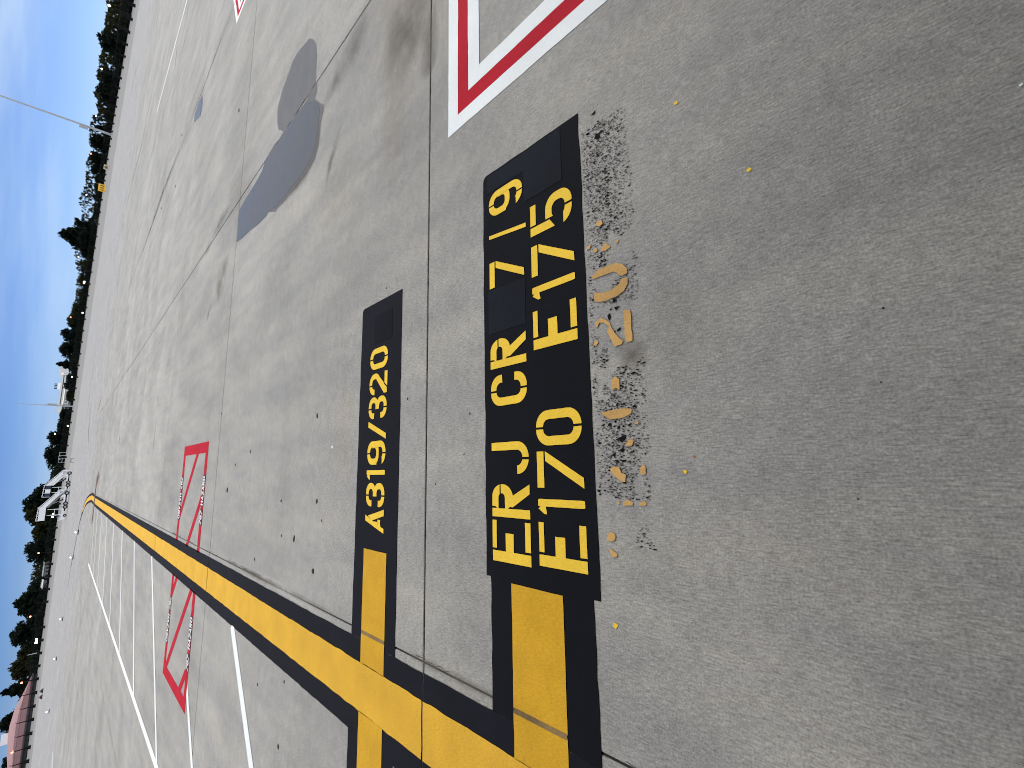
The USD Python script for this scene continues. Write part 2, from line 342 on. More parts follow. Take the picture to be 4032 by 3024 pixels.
simple('rust_stain', (0.13, 0.075, 0.045), rough=0.8, vary=0.5, scale=3.0)
simple('debris_dark', (0.018, 0.016, 0.014), rough=0.8)
simple('orange_red_fleck', (0.45, 0.12, 0.05), rough=0.7)
simple('lamp_housing', (0.08, 0.08, 0.085), rough=0.5)
glow('warm_lamp_glow', (1.0, 0.72, 0.55), 14.0)
glow('white_lamp_glow', (1.0, 0.97, 0.85), 10.0)
glow('red_lamp_glow', (1.0, 0.10, 0.06), 14.0)
glow('edge_lamp_glow', (0.95, 1.0, 0.75), 5.0)
def leaf(name, a, b):
    M[name] = usdkit.material(stage, '/World/Looks/' + name, {
        'oi': ('object_info', {}), 'g': ('geometry', {}), 'n': ('noise_texture', {'scale': 0.45, 'detail': 3.0}),
        'r': ('rgb_ramp', {'ramp': [(0.32, a), (0.68, b)]}), 'p': ('principled_bsdf', {'roughness': 0.7, 'specular_ior_level': 0.04}), 't': ('translucent_bsdf', {}), 'm': ('mix_closure', {'fac': 0.18})},
        [('g.position', 'n.vector'), ('n.fac', 'r.fac'), ('r.color', 'p.base_color'), ('r.color', 't.color'), ('p.BSDF', 'm.closure1'), ('t.BSDF', 'm.closure2')], surface='m.closure')
leaf('dark_leaves', (0.0035, 0.0065, 0.0045), (0.011, 0.018, 0.012))
leaf('blue_leaves', (0.005, 0.009, 0.0095), (0.013, 0.022, 0.022))
leaf('olive_leaves', (0.009, 0.011, 0.0045), (0.028, 0.030, 0.012))
leaf('dry_brush', (0.018, 0.017, 0.013), (0.055, 0.052, 0.042))
M['wire_mesh'] = usdkit.material(stage, '/World/Looks/wire_mesh', {'t': ('transparent_bsdf', {}), 'p': ('principled_bsdf', {'base_color': (0.008, 0.008, 0.008), 'roughness': 0.9, 'specular_ior_level': 0.0}), 'm': ('mix_closure', {'fac': 0.15})},
    [('t.BSDF', 'm.closure1'), ('p.BSDF', 'm.closure2')], surface='m.closure')

# ------------------------------------------------------------------ the ground
X_LINES = [-31.22, -25.22, -19.22, -13.22, -7.22, -1.22, 4.72, 10.55, 16.5, 22.5, 28.5, 34.5, 40.5]
Y_LINES = [-9.2, -3.2, 2.80, 8.79, 14.22, 20.2, 26.2, 32.2, 38.2, 44.2, 50.2]
GAP = {-1.22: 0.014, 2.80: 0.016, 4.72: 0.030, 8.79: 0.024, 10.55: 0.034, 14.22: 0.026, 16.5: 0.034}
half = lambda c: GAP.get(c, 0.018) / 2
apron = thing('apron', None, None, kind='structure')
for i in range(len(X_LINES) - 1):
    for j in range(len(Y_LINES) - 1):
        x0, x1, y0, y1 = X_LINES[i] + half(X_LINES[i]), X_LINES[i + 1] - half(X_LINES[i + 1]), Y_LINES[j] + half(Y_LINES[j]), Y_LINES[j + 1] - half(Y_LINES[j + 1])
        near = -8 < x0 < 11 and y0 < 15
        if near:   # worn arrises on the slabs one can see closely
            g = shapely.segmentize(sbox(x0, y0, x1, y1), 0.05)
            c = np.array(g.exterior.coords)[:-1]
            inn = c + 0.004 * np.sign(np.array([(x0 + x1) / 2, (y0 + y1) / 2]) - c) * (np.isclose(c, [x0, y0]) | np.isclose(c, [x1, y1])) * (0.5 + nrng.random((len(c), 1)))
            n = len(c)
            v = np.vstack([np.column_stack([inn, np.zeros(n)]), np.column_stack([c, np.full(n, -0.004)]), np.column_stack([c, np.full(n, -0.04)])])
            tv, tf = trimesh.creation.triangulate_polygon(Polygon(inn), engine='earcut')
            f = []
            for k in range(n):
                q = (k + 1) % n
                f += [(k, q, n + q), (k, n + q, n + k), (n + k, n + q, 2 * n + q), (n + k, 2 * n + q, 2 * n + k)]
            m = cat(trimesh.Trimesh(v, np.array(f), process=False), trimesh.Trimesh(np.column_stack([tv, np.zeros(len(tv))]), tf, process=False))
        else:
            m = bx(x0, x1, y0, y1, -0.04, 0.0)
        obj('slab', m, M['concrete'], apron)
XA, XB, YA, YB = X_LINES[0], X_LINES[-1], Y_LINES[0], Y_LINES[-1]
for c in X_LINES[1:-1]:
    h = half(c) + 0.003
    obj('joint_sealant', bx(c - h, c + h, YA, YB, -0.035, -0.009), M['joint_sealant_dark'], apron)
for c in Y_LINES[1:-1]:
    h = half(c) + 0.003
    obj('joint_sealant', bx(XA, XB, c - h, c + h, -0.035, -0.0095), M['joint_sealant_dark'], apron)

EDGE = [(97.01, 86.54), (90.01, 93.8), (84.52, 98.78), (81.25, 117.07), (73.97, 136.21), (60.31, 149.82), (43.82, 162.19), (24.31, 167.24), (4.62, 169.94), (-14.36, 169.39), (-31.91, 166.98), (-44.19, 151.17), (-53.06, 133.87), (-59.44, 131.16), (-69.19, 126.29)]
FENCE = [(159.52, 157.52), (155.23, 161.75), (150.64, 166.03), (145.75, 170.34), (160.66, 200.7), (173.48, 232.35), (184.08, 265.25), (192.31, 299.3), (198.05, 334.4), (201.17, 370.45), (188.06, 379.74), (174.29, 388.68), (159.89, 397.21), (144.9, 405.27), (129.38, 412.8), (113.41, 419.77), (92.57, 406.41), (73.0, 392.09), (54.78, 376.87), (39.98, 379.94), (25.36, 385.02), (10.6, 389.52), (-4.03, 374.57), (-17.27, 359.1), (-29.09, 343.21), (-39.5, 326.98), (-48.52, 310.52), (-56.16, 293.89), (-63.34, 281.03), (-69.61, 268.62), (-74.89, 256.18), (-79.22, 243.76), (-82.65, 231.4), (-85.21, 219.14), (-90.25, 214.36), (-96.0, 211.85), (-101.5, 209.27)]
slab_area = sbox(XA, YA, XB, YB)
pave = Polygon([(-420, -60)] + EDGE[::-1] + [(420, -60)]) if False else Polygon(EDGE + [(-160, -90), (260, -90)])
obj('taxiway', sheet(pave.difference(slab_area), 0.0), M['far_concrete'], kind='structure')
beyond = Polygon(FENCE + [(-330, -120), (420, -120)])
obj('shoulder', sheet(beyond.difference(pave), -0.004), M['shoulder_asphalt'], kind='structure')
theta = np.linspace(0, 2 * np.pi, 73)[:-1]
obj('grass_ground', sheet(Polygon(np.column_stack([3000 * np.cos(theta), 3000 * np.sin(theta)])), -0.06), M['grass'], kind='structure')

# ------------------------------------------------------------------ the concourse whose overhang the viewer stands under
tb = thing('terminal_concourse', 'terminal concourse with an overhanging upper floor behind the viewer', 'building')
obj('lower_wall', bx(-70, 70, -16.0, -7.0, 0.0, 4.6), M['ramp_wall'], tb)
obj('upper_floor', bx(-70, 70, -16.2, 1.0, 4.6, 9.4), M['building_white'], tb)
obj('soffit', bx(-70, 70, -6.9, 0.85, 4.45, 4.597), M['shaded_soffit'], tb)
obj('parapet', bx(-70.2, 70.2, 0.8, 1.15, 9.402, 10.1), M['building_grey'], tb)
for i in range(20):
    xa = -68 + i * 7.0
    obj('window', bx(xa, xa + 5.6, 1.003, 1.04, 5.7, 8.4), M['window_glass_dark'], tb)
    if i % 2:
        obj('column', bar((xa - 0.7, -1.6, -0.04), (xa - 0.7, -1.6, 4.45), 0.3, 12), M['building_grey'], tb)

# ------------------------------------------------------------------ painted markings
for ya, yb in ((1.60, 1.955), (3.303, 3.657)):
    obj('joint_sealant', bx(-1.235, -1.209, ya, yb, -0.0088, 0.0072), M['joint_sealant_tan'], apron)
CUT = unary_union([LineString([(c, -9), (c, 60)]).buffer(half(c), cap_style='flat') for c in X_LINES] + [LineString([(-30, c), (40, c)]).buffer(half(c), cap_style='flat') for c in Y_LINES])
CUT_Y = unary_union([LineString([(-30, c), (40, c)]).buffer(half(c), cap_style='flat') for c in Y_LINES])
Z1, Z2, Z3 = 0.003, 0.006, 0.009
def lay(name, shape, z, mat, parent, wob=0.003, seed=1, cut=True, **kw):
    m = sheet(shape.difference(CUT) if cut else shape, z, wob, seed=seed)
    return obj(name, m, M[mat], parent, **kw)

LX0, LX1 = -1.775, -1.440      # the yellow stripe
BX0, BX1 = -1.945, -1.280      # its black border
A0, A1, B0, B1 = 3.155, 3.83, 1.415, 2.125
curve = [(-1.54, 44.26), (-1.72, 47.42), (-1.98, 50.53), (-2.31, 52.89), (-3.08, 56.03), (-4.12, 59.02), (-5.32, 60.96), (-6.46, 62.6), (-9.06, 66.54), (-11.21, 67.55)]
cl = LineString([(-1.61, 39.0)] + curve)
cy = LineString([(-1.61, 39.0)] + curve[:5])
stripe_y = unary_union([sbox(LX0, -2.0, LX1, 39.2), cy.buffer(0.15, cap_style='flat')])
border = unary_union([sbox(BX0, -2.0, BX1, 39.2), cy.buffer(0.32, cap_style='flat'), cl.buffer(0.19, cap_style='flat')])
bar_a_yellow = sbox(-4.3, 3.30, -0.612, 3.660)
bar_b_yellow = sbox(-4.3, 1.597, -0.612, 1.957)
panel_a = sbox(-4.45, A0, 1.393, A1)
panel_a = panel_a.difference(sbox(1.36, A1 - 0.033, 1.4, A1 + 0.01)).union(Point(1.36, A1 - 0.033).buffer(0.033))
panel_b = unary_union([sbox(-4.45, B0, -0.59, B1), sbox(-0.60, 1.375, 1.850, 2.163).difference(sbox(1.81, 2.123, 1.86, 2.17)).union(Point(1.81, 2.123).buffer(0.04))])
all_yellow = unary_union([stripe_y, bar_a_yellow, bar_b_yellow])
line = thing('taxi_line', 'long yellow guide line with black edges running away to the far taxiway', 'taxi line')
lay('black_border', border.difference(stripe_y.buffer(-0.02)), Z1, 'black_paint', line, 0.006, 3)
lay('yellow_stripe', stripe_y, Z2, 'yellow_line_paint', line, 0.007, 4)

# stencil letters in a unit cell
def rr(x0, y0, x1, y1, r):
    return sbox(x0 + r, y0 + r, x1 - r, y1 - r).buffer(r, quad_segs=8)
def ring(x0, y0, x1, y1, ro, sx, sy, ri):
    return affinity_cell(rr, x0, y0, x1, y1, ro).difference(rr(x0 + sx, y0 + sy, x1 - sx, y1 - sy, ri))
def affinity_cell(f, *a):
    return f(*a)
def glyphs():
    """Cells 0.6 wide and 1 tall, strokes 0.155 wide, with the bridges a stencil needs."""
    W = 0.6
    g = {}
    s, b = 0.155, 0.035
    g['E'] = unary_union([sbox(0, 0, s, 1), sbox(s + b, 0.885, W, 1), sbox(s - 0.01, 0.43, 0.42, 0.64), sbox(s + b, 0, W, 0.135)])
    bowl = sbox(s + b, 0.43, 0.36, 1).union(affinity.scale(Point(0.36, 0.715).buffer(0.285, quad_segs=10), 0.83, 1, origin=(0.36, 0.715)))
    hole = sbox(s - 0.01, 0.645, 0.34, 0.825).union(Point(0.34, 0.735).buffer(0.09))
    leg = Polygon([(s + b, 0.62), (s + b, 0.43), (0.43, 0), (W, 0), (0.36, 0.50), (0.30, 0.62)])
    g['R'] = unary_union([sbox(0, 0, s, 1), bowl.difference(hole).union(leg.difference(hole)).difference(sbox(0.36, 0.755, 0.7, 0.79))])
    j = rr(0, 0, W, 1.3, 0.29).difference(rr(s, 0.16, W - s, 1.3, 0.14)).intersection(sbox(0, 0, W, 1)).difference(sbox(0, 0.30, s + 0.03, 1)).difference(sbox(0.26, -0.1, 0.305, 0.4))
    g['J'] = j
    c = ring(0, 0, W, 1, 0.27, s, 0.16, 0.13).difference(sbox(0.3, 0.33, W + 0.1, 0.67)).difference(sbox(0.265, -0.1, 0.305, 1.1))
    g['C'] = c
    g['0'] = ring(0, 0, W, 1, 0.28, s, 0.165, 0.13).difference(sbox(0.28, -0.1, 0.32, 1.1))
    g['7'] = unary_union([sbox(0, 0.845, W, 1), Polygon([(W - 0.16, 0.81), (W, 0.81), (0.165, 0), (0, 0)])])
    g['1'] = unary_union([rr(0.5, 0, 1.0, 1, 0.06), Polygon([(0.55, 0.93), (0.35, 0.99), (0.0, 0.86), (0.0, 0.80), (0.55, 0.83)])])
    five = unary_union([sbox(s + b, 0.86, W - 0.03, 1), Polygon([(0, 0.40), (s, 0.52), (s, 1), (0, 1)]),
                        ring(-0.02, 0, W, 0.62, 0.26, 0.16, 0.155, 0.13).difference(sbox(-0.1, 0.2, s + b, 0.7)).difference(sbox(0.27, -0.1, 0.31, 0.3))])
    g['5'] = five
    nine = ring(0, 0, W, 1, 0.28, s, 0.155, 0.13).difference(sbox(-0.1, 0.18, s + 0.02, 0.47))
    nine = nine.union(ring(0, 0.36, W - 0.02, 1, 0.25, s, 0.14, 0.10).intersection(sbox(0, 0.36, 0.44, 0.72))).difference(sbox(0.27, -0.1, 0.305, 0.25)).difference(sbox(0.27, 0.80, 0.305, 1.1))
    g['9'] = nine
    two = unary_union([sbox(0.19, 0, W, 0.15), Polygon([(0, 0), (0.16, 0.03), (W - 0.02, 0.56), (W - 0.16, 0.62), (0, 0.17)]),
                       ring(0, 0.38, W, 1, 0.28, s, 0.15, 0.13).difference(sbox(-0.1, 0.3, 0.42, 0.70))]).difference(sbox(0.25, 0.75, 0.285, 1.1))
    g['2'] = two.difference(LineString([(0.15, 0.0), (0.27, 0.17)]).buffer(0.02))
    def three():
        top = ring(0, 0.46, W, 1, 0.26, s, 0.15, 0.11)
        bot = ring(0, 0, W, 0.57, 0.26, s, 0.155, 0.11)
        return top.union(bot).difference(sbox(-0.1, 0.33, 0.26, 0.68)).difference(sbox(0.26, 0.8, 0.30, 1.1)).difference(sbox(0.26, -0.1, 0.30, 0.2))
    g['3'] = three()
    g['A'] = unary_union([Polygon([(0, 0), (0.27, 1), (0.42, 1), (0.27, 0.55), (0.27, 0.33), (0.20, 0.33), (0.16, 0.20), (0.27, 0.20), (0.27, 0.19), (0.157, 0.16), (0.12, 0)]),
                          Polygon([(W, 0), (0.44, 0), (0.29, 0.62), (0.40, 0.86)]), sbox(0.13, 0.18, 0.33, 0.32)])
    return g
GL = glyphs()
def letter_sheet(ch, x0, x1, y0, y1, z):
    if ch == '/':
        return None
    g = GL[ch]
    a, b, c, d = g.bounds
    g = affinity.affine_transform(g, [(x1 - x0) / (c - a), 0, 0, (y1 - y0) / (d - b), x0 - a * (x1 - x0) / (c - a), y0 - b * (y1 - y0) / (d - b)])
    return g

stop_a = thing('stop_marking', 'black panel with yellow A319/320 lettering and short yellow bar, the smaller farther one', 'stop marking')
lay('black_panel', panel_a.difference(bar_a_yellow.buffer(-0.03)).difference(border.buffer(0.001)).difference(CUT_Y), Z1, 'black_paint', stop_a, 0.006, 8, cut=False)
lay('yellow_bar', bar_a_yellow.difference(stripe_y.buffer(-0.003)), Z2, 'yellow_bar_paint', stop_a, 0.003, 9)
for ch, x0, x1 in (('A', -0.477, -0.302), ('3', -0.287, -0.106), ('1', -0.080, -0.007), ('9', 0.035, 0.221), ('3', 0.401, 0.578), ('2', 0.597, 0.774), ('0', 0.809, 0.986)):
    lay('letter', letter_sheet(ch, x0, x1, 3.355, 3.652, Z3), Z2, 'yellow_letter_paint', stop_a, 0.0008, 2)
lay('slash', Polygon([(0.231, 3.354), (0.275, 3.356), (0.384, 3.648), (0.338, 3.65)]), Z2, 'yellow_letter_paint', stop_a, 0.0008, 2)
lay('overpaint_patch', sbox(1.03, 3.30, 1.27, 3.60), Z2 - 0.001, 'fresh_black_paint', stop_a, 0.004, 12)

stop_b = thing('stop_marking', 'large black panel with ERJ CR 7/9 and E170 E175 in two yellow rows', 'stop marking')
lay('black_panel', panel_b.difference(bar_b_yellow.buffer(-0.03)).difference(border.buffer(0.001)).difference(CUT_Y), Z1, 'fresh_black_paint', stop_b, 0.007, 14, cut=False)
lay('yellow_bar', bar_b_yellow.difference(stripe_y.buffer(-0.003)), Z2, 'yellow_bar_paint', stop_b, 0.003, 15)
for ch, x0, x1 in (('E', -0.511, -0.293), ('R', -0.274, -0.095), ('J', -0.040, 0.136), ('C', 0.346, 0.526), ('R', 0.570, 0.746), ('7', 1.074, 1.240), ('9', 1.538, 1.703)):
    lay('letter', letter_sheet(ch, x0, x1, 1.803, 2.103, Z3), Z2, 'yellow_letter_paint', stop_b, 0.0008, 2)
lay('slash', Polygon([(1.360, 1.780), (1.386, 1.781), (1.424, 2.105), (1.400, 2.104)]), Z2, 'yellow_letter_paint', stop_b, 0.0008, 2)
for ch, x0, x1 in (('E', -0.494, -0.281), ('1', -0.240, -0.166), ('7', -0.110, 0.074), ('0', 0.103, 0.285), ('E', 0.620, 0.836), ('1', 0.898, 0.974), ('7', 1.036, 1.216), ('5', 1.274, 1.473)):
    lay('letter', letter_sheet(ch, x0, x1, 1.438, 1.743, Z3), Z2, 'yellow_letter_paint', stop_b, 0.0008, 2)
lay('overpaint_patch', sbox(0.79, 1.80, 1.06, 2.12), Z2 - 0.001, 'blue_black_paint', stop_b, 0.004, 21)
lay('overpaint_patch', sbox(1.52, 1.50, 1.835, 2.12).difference(sbox(1.5, 1.79, 1.72, 2.12)), Z2 - 0.001, 'blue_black_paint', stop_b, 0.004, 22)

# the older marking that has been ground off below the large panel
worn = thing('worn_marking', 'ground off older marking with faded yellow remnants and black specks beside the large panel', 'worn marking')
for k, pts in enumerate([[(0.908, 1.339), (0.933, 1.3), (0.94, 1.234), (0.938, 1.189), (0.92, 1.156), (0.895, 1.135), (0.87, 1.132), (0.866, 1.167), (0.891, 1.189), (0.902, 1.209), (0.901, 1.258), (0.897, 1.324)], [(0.828, 1.18), (0.85, 1.165), (0.849, 1.132), (0.82, 1.134), (0.79, 1.156), (0.775, 1.197), (0.77, 1.253), (0.773, 1.292), (0.785, 1.324), (0.809, 1.328), (0.828, 1.321), (0.812, 1.278), (0.813, 1.222)], [(0.697, 1.167), (0.694, 1.133), (0.666, 1.128), (0.6, 1.132), (0.579, 1.127), (0.545, 1.128), (0.545, 1.163), (0.579, 1.167), (0.646, 1.166)], [(0.654, 1.328), (0.678, 1.323), (0.689, 1.293), (0.675, 1.269), (0.656, 1.246), (0.624, 1.234), (0.6, 1.219), (0.571, 1.197), (0.556, 1.179), (0.543, 1.186), (0.539, 1.223), (0.565, 1.238), (0.598, 1.253), (0.618, 1.262), (0.639, 1.247), (0.664, 1.28), (0.67, 1.305), (0.649, 1.317)], [(0.57, 1.346), (0.591, 1.332), (0.581, 1.313), (0.563, 1.33)], [(0.385, 1.254), (0.398, 1.232), (0.382, 1.212), (0.329, 1.212), (0.346, 1.231), (0.335, 1.255)], [(0.239, 1.328), (0.246, 1.25), (0.247, 1.193), (0.24, 1.154), (0.221, 1.159), (0.206, 1.2), (0.204, 1.27), (0.222, 1.298)], [(0.08, 1.201), (0.106, 1.179), (0.107, 1.152), (0.079, 1.165)], [(-0.019, 1.291), (-0.007, 1.267), (-0.011, 1.239), (-0.036, 1.229), (-0.043, 1.207), (-0.076, 1.212), (-0.073, 1.231), (-0.046, 1.27)], [(-0.02, 1.133), (-0.004, 1.119), (-0.011, 1.106), (-0.043, 1.107), (-0.045, 1.131)], [(0.181, 1.143), (0.187, 1.131), (0.176, 1.124), (0.171, 1.136)], [(-0.169, 1.23), (-0.151, 1.207), (-0.164, 1.175), (-0.174, 1.184), (-0.177, 1.227)], [(-0.17, 1.159), (-0.154, 1.122), (-0.164, 1.109), (-0.173, 1.12), (-0.174, 1.154)], [(-0.312, 1.278), (-0.323, 1.281), (-0.331, 1.291), (-0.334, 1.303), (-0.332, 1.314), (-0.324, 1.321), (-0.314, 1.322), (-0.304, 1.317), (-0.296, 1.306), (-0.295, 1.294), (-0.299, 1.284), (-0.307, 1.278)], [(-0.362, 1.315), (-0.37, 1.3), (-0.386, 1.271), (-0.399, 1.277), (-0.399, 1.299)], [(-0.164, 1.266), (-0.157, 1.241), (-0.173, 1.25)], [(1.179, 1.305), (1.186, 1.259), (1.161, 1.252), (1.159, 1.273)], [(1.029, 1.277), (1.058, 1.246), (1.027, 1.212), (1.018, 1.245)], [(1.075, 1.363), (1.085, 1.328), (1.06, 1.342)], [(1.037, 1.327), (1.055, 1.296), (1.032, 1.293)], [(1.044, 1.199), (1.051, 1.164), (1.032, 1.177)]]):
    lay('paint_patch', max(polys(Polygon(pts).buffer(0).buffer(0.007).buffer(-0.012).buffer(0.0055)) or [Polygon(pts).buffer(0)], key=lambda q: q.area), Z2, 'faded_yellow_paint', worn, 0.0035, 30 + k)
for k, pts in enumerate([[(0.116, 1.238), (0.131, 1.193), (0.108, 1.203), (0.095, 1.218)], [(0.065, 1.23), (0.081, 1.209), (0.054, 1.214), (0.062, 1.246)], [(0.042, 1.276), (0.055, 1.255), (0.035, 1.26)], [(0.016, 1.233), (0.02, 1.199), (0.01, 1.202)], [(0.269, 1.236), (0.282, 1.223), (0.251, 1.231)], [(0.27, 1.216), (0.273, 1.175), (0.263, 1.2)], [(0.182, 1.288), (0.188, 1.269), (0.167, 1.27)], [(0.025, 1.249), (0.009, 1.234), (0.008, 1.25)], [(0.084, 1.276), (0.093, 1.254), (0.078, 1.27)], [(0.112, 1.251), (0.116, 1.234), (0.104, 1.237)], [(0.168, 1.235), (0.172, 1.222), (0.155, 1.226), (0.159, 1.24)], [(0.174, 1.186), (0.177, 1.158), (0.165, 1.175)], [(0.044, 1.109), (0.048, 1.096), (0.037, 1.104)], [(1.641, 1.275), (1.66, 1.267), (1.658, 1.246), (1.635, 1.243), (1.625, 1.257)], [(1.783, 1.293), (1.797, 1.259), (1.776, 1.269)], [(1.726, 1.259), (1.733, 1.244), (1.72, 1.248)], [(1.537, 1.27), (1.561, 1.265), (1.529, 1.254)], [(1.299, 1.231), (1.316, 1.213), (1.293, 1.219)], [(1.263, 1.233), (1.284, 1.222), (1.266, 1.225)], [(1.126, 1.254), (1.138, 1.213), (1.123, 1.238)], [(0.768, 1.223), (0.766, 1.206), (0.744, 1.213), (0.751, 1.219)], [(0.724, 1.219), (0.723, 1.187), (0.707, 1.21)], [(0.721, 1.242), (0.73, 1.227), (0.715, 1.235)], [(0.695, 1.257), (0.707, 1.243), (0.684, 1.237), (0.669, 1.249)], [(0.601, 1.238), (0.615, 1.228), (0.614, 1.218), (0.597, 1.228)], [(0.568, 1.252), (0.578, 1.244), (0.565, 1.249)], [(0.946, 1.277), (0.953, 1.255), (0.947, 1.245)], [(0.615, 1.211), (0.625, 1.19), (0.613, 1.188), (0.605, 1.205)]]):
    lay('paint_patch', Polygon(pts).buffer(0), Z1 + 0.001, 'fresh_black_paint', worn, 0.004, 60 + k)
specks = []
for k in range(7500):
    x = rng.uniform(-0.35, 1.72)
    y = 1.37 - abs(rng.gauss(0.14, 0.085))
    dens = float(meshkit.fbm(np.array([[x * 5, y * 7, 2.0]]), 3, 4)[0]) + (0.12 if x > 0.75 else 0.0) + (0.10 if -0.15 < x < 0.3 else 0)
    if dens < 0.53 or y > 1.36 or y < 1.08:
        continue
    s = rng.uniform(0.0008, 0.0024) * (1.9 if rng.random() < 0.05 else 1)
    n = 5
    t0 = rng.random() * 6
    pts = [(x + s * rng.uniform(0.4, 1.2) * math.cos(t0 + i * 2 * math.pi / n), y + s * rng.uniform(1.2, 4.2) * math.sin(t0 + i * 2 * math.pi / n)) for i in range(n)]
    v = np.array([(a, b, Z1) for a, b in pts])
    specks.append(trimesh.Trimesh(v, [(0, 1, 2), (0, 2, 3), (0, 3, 4)], process=False))
obj('black_specks', cat(*specks), M['fresh_black_paint'], worn, kind='stuff')

# red hazard box under the line
hz = thing('hazard_marking', 'red striped rectangle with white 787 HAZARD lettering, crossed by the yellow line', 'hazard marking')
HX0, HX1, HY0, HY1, HB = -3.712, 0.527, 9.512, 11.690, 0.190
frame = sbox(HX0, HY0, HX1, HY1).difference(sbox(HX0 + HB, HY0 + HB, HX1 - HB, HY1 - HB))
inner = sbox(HX0 + 0.01, HY0 + 0.01, HX1 - 0.01, HY1 - 0.01)
diag = [LineString([(3, c - 3), (-7, c + 7)]).buffer(0.072, cap_style='flat').intersection(inner) for c in (10.70, 9.28, 7.91, 6.55)]
gap = border.buffer(-0.02)
lay('red_frame', frame.difference(gap), Z1, 'red_paint', hz, 0.006, 41)
for k, d in enumerate(diag):
    d = d.difference(frame).difference(gap)
    for piece in polys(d):
        lay('diagonal', piece, Z1, 'red_paint', hz, 0.005, 42 + k)
font = {k: v for k, v in GL.items()}
font['8'] = ring(0, 0.44, 0.6, 1, 0.24, 0.15, 0.15, 0.1).union(ring(0, 0, 0.6, 0.57, 0.26, 0.155, 0.15, 0.1)).difference(sbox(0.28, -0.1, 0.32, 1.1).difference(sbox(0.2, 0.3, 0.4, 0.7)))
font['H'] = unary_union([sbox(0, 0, 0.17, 1), sbox(0.43, 0, 0.6, 1), sbox(0.2, 0.42, 0.4, 0.58)])
font['Z'] = unary_union([sbox(0, 0.85, 0.6, 1), sbox(0, 0, 0.6, 0.15), Polygon([(0, 0.13), (0.19, 0.13), (0.6, 0.87), (0.41, 0.87)])])
font['D'] = rr(-0.3, 0, 0.6, 1, 0.28).intersection(sbox(0, 0, 0.6, 1)).difference(rr(-0.3, 0.15, 0.44, 0.85, 0.14).intersection(sbox(0.16, 0, 0.6, 1))).difference(sbox(0.28, -0.1, 0.32, 1.1))
def word(text, xa, xb, y0, y1, flip):
    n = len(text)
    pitch = (xb - xa) / n
    for i, ch in enumerate(text):
        g = font[ch]
        a, b, c, d = g.bounds
        w = pitch * 0.86
        g = affinity.affine_transform(g, [w / (c - a), 0, 0, (y1 - y0) / (d - b), xa + i * pitch - a * w / (c - a), y0 - b * (y1 - y0) / (d - b)])
        if flip:
            g = affinity.rotate(g, 180, origin=((xa + xb) / 2, (y0 + y1) / 2))
        lay('letter', g, Z3, 'white_paint', hz, 0.0, cut=False)
for xa, xb, y0, y1, text, flip in ((-0.856, -0.619, 9.535, 9.690, '787', False), (-0.543, -0.052, 9.535, 9.690, 'HAZARD', False), (-0.326, -0.084, 11.515, 11.670, '787', True), (-0.893, -0.399, 11.515, 11.670, 'HAZARD', True),
                                   (-3.108, -2.870, 9.535, 9.690, '787', False), (-2.792, -2.305, 9.535, 9.690, 'HAZARD', False), (-2.572, -2.344, 11.515, 11.670, '787', True), (-3.145, -2.653, 11.515, 11.670, 'HAZARD', True)):
    lay('lettering_ground', sbox(xa - 0.015, y0 - 0.012, xb + 0.015, y1 + 0.012), Z2, 'dark_red_paint', hz, 0.003, 50)
    word(text, xa, xb, y0, y1, flip)

# white bay lines on the left
bay = thing('white_bay_line', 'long white line on the left parallel to the yellow line', 'ground line')
lay('white_stripe', sbox(-5.255, -3.0, -5.105, 38.6), Z2, 'white_paint', bay, 0.003, 71, cut=False)
for k in range(10):
    y0 = 7.24 + 3.66 * k if k < 9 else 39.2
    d = LineString([(-1.93, y0), (-5.2 if k > 1 else -7.2, y0 - (3.27 if k > 1 else 5.27) * 0.98)]).buffer(0.062 if k else 0.075, cap_style='flat')
    if k == 1:
        d = d.intersection(sbox(-9, -2, -1.9, 9.505))
    d = d.intersection(sbox(-9, -2, -1.935, 60))
    b = thing('white_cross_line', ['nearest short white slanted line meeting the yellow line on the left', 'white slanted line that disappears under the red striped rectangle', 'white slanted line just beyond the red striped rectangle', 'fourth white slanted line from the viewer left of the yellow line', 'fifth white slanted line from the viewer left of the yellow line',
             'sixth white slanted line from the viewer left of the yellow line', 'seventh white slanted line from the viewer left of the yellow line', 'eighth white slanted line from the viewer left of the yellow line', 'second farthest white slanted line left of the yellow line', 'farthest white slanted line left of the yellow line'][k], 'ground line', group='slanted white lines left of the yellow line')
    lay('white_stripe', d, Z1 + 0.0012, 'white_paint', b, 0.003, 72 + k, cut=False)
ln = thing('white_guide_line', 'lone white line at the far right, pointing at the tall mast', 'ground line')
lay('white_stripe', sbox(18.92, 9.0, 19.10, 29.2), Z2, 'white_paint', ln, 0.003, 90, cut=False)
ln = thing('white_guide_line', 'short piece of white line at the far left edge', 'ground line')
lay('white_stripe', sbox(-20.75, 30.0, -20.55, 53.4), Z2, 'white_paint', ln, 0.003, 91, cut=False)

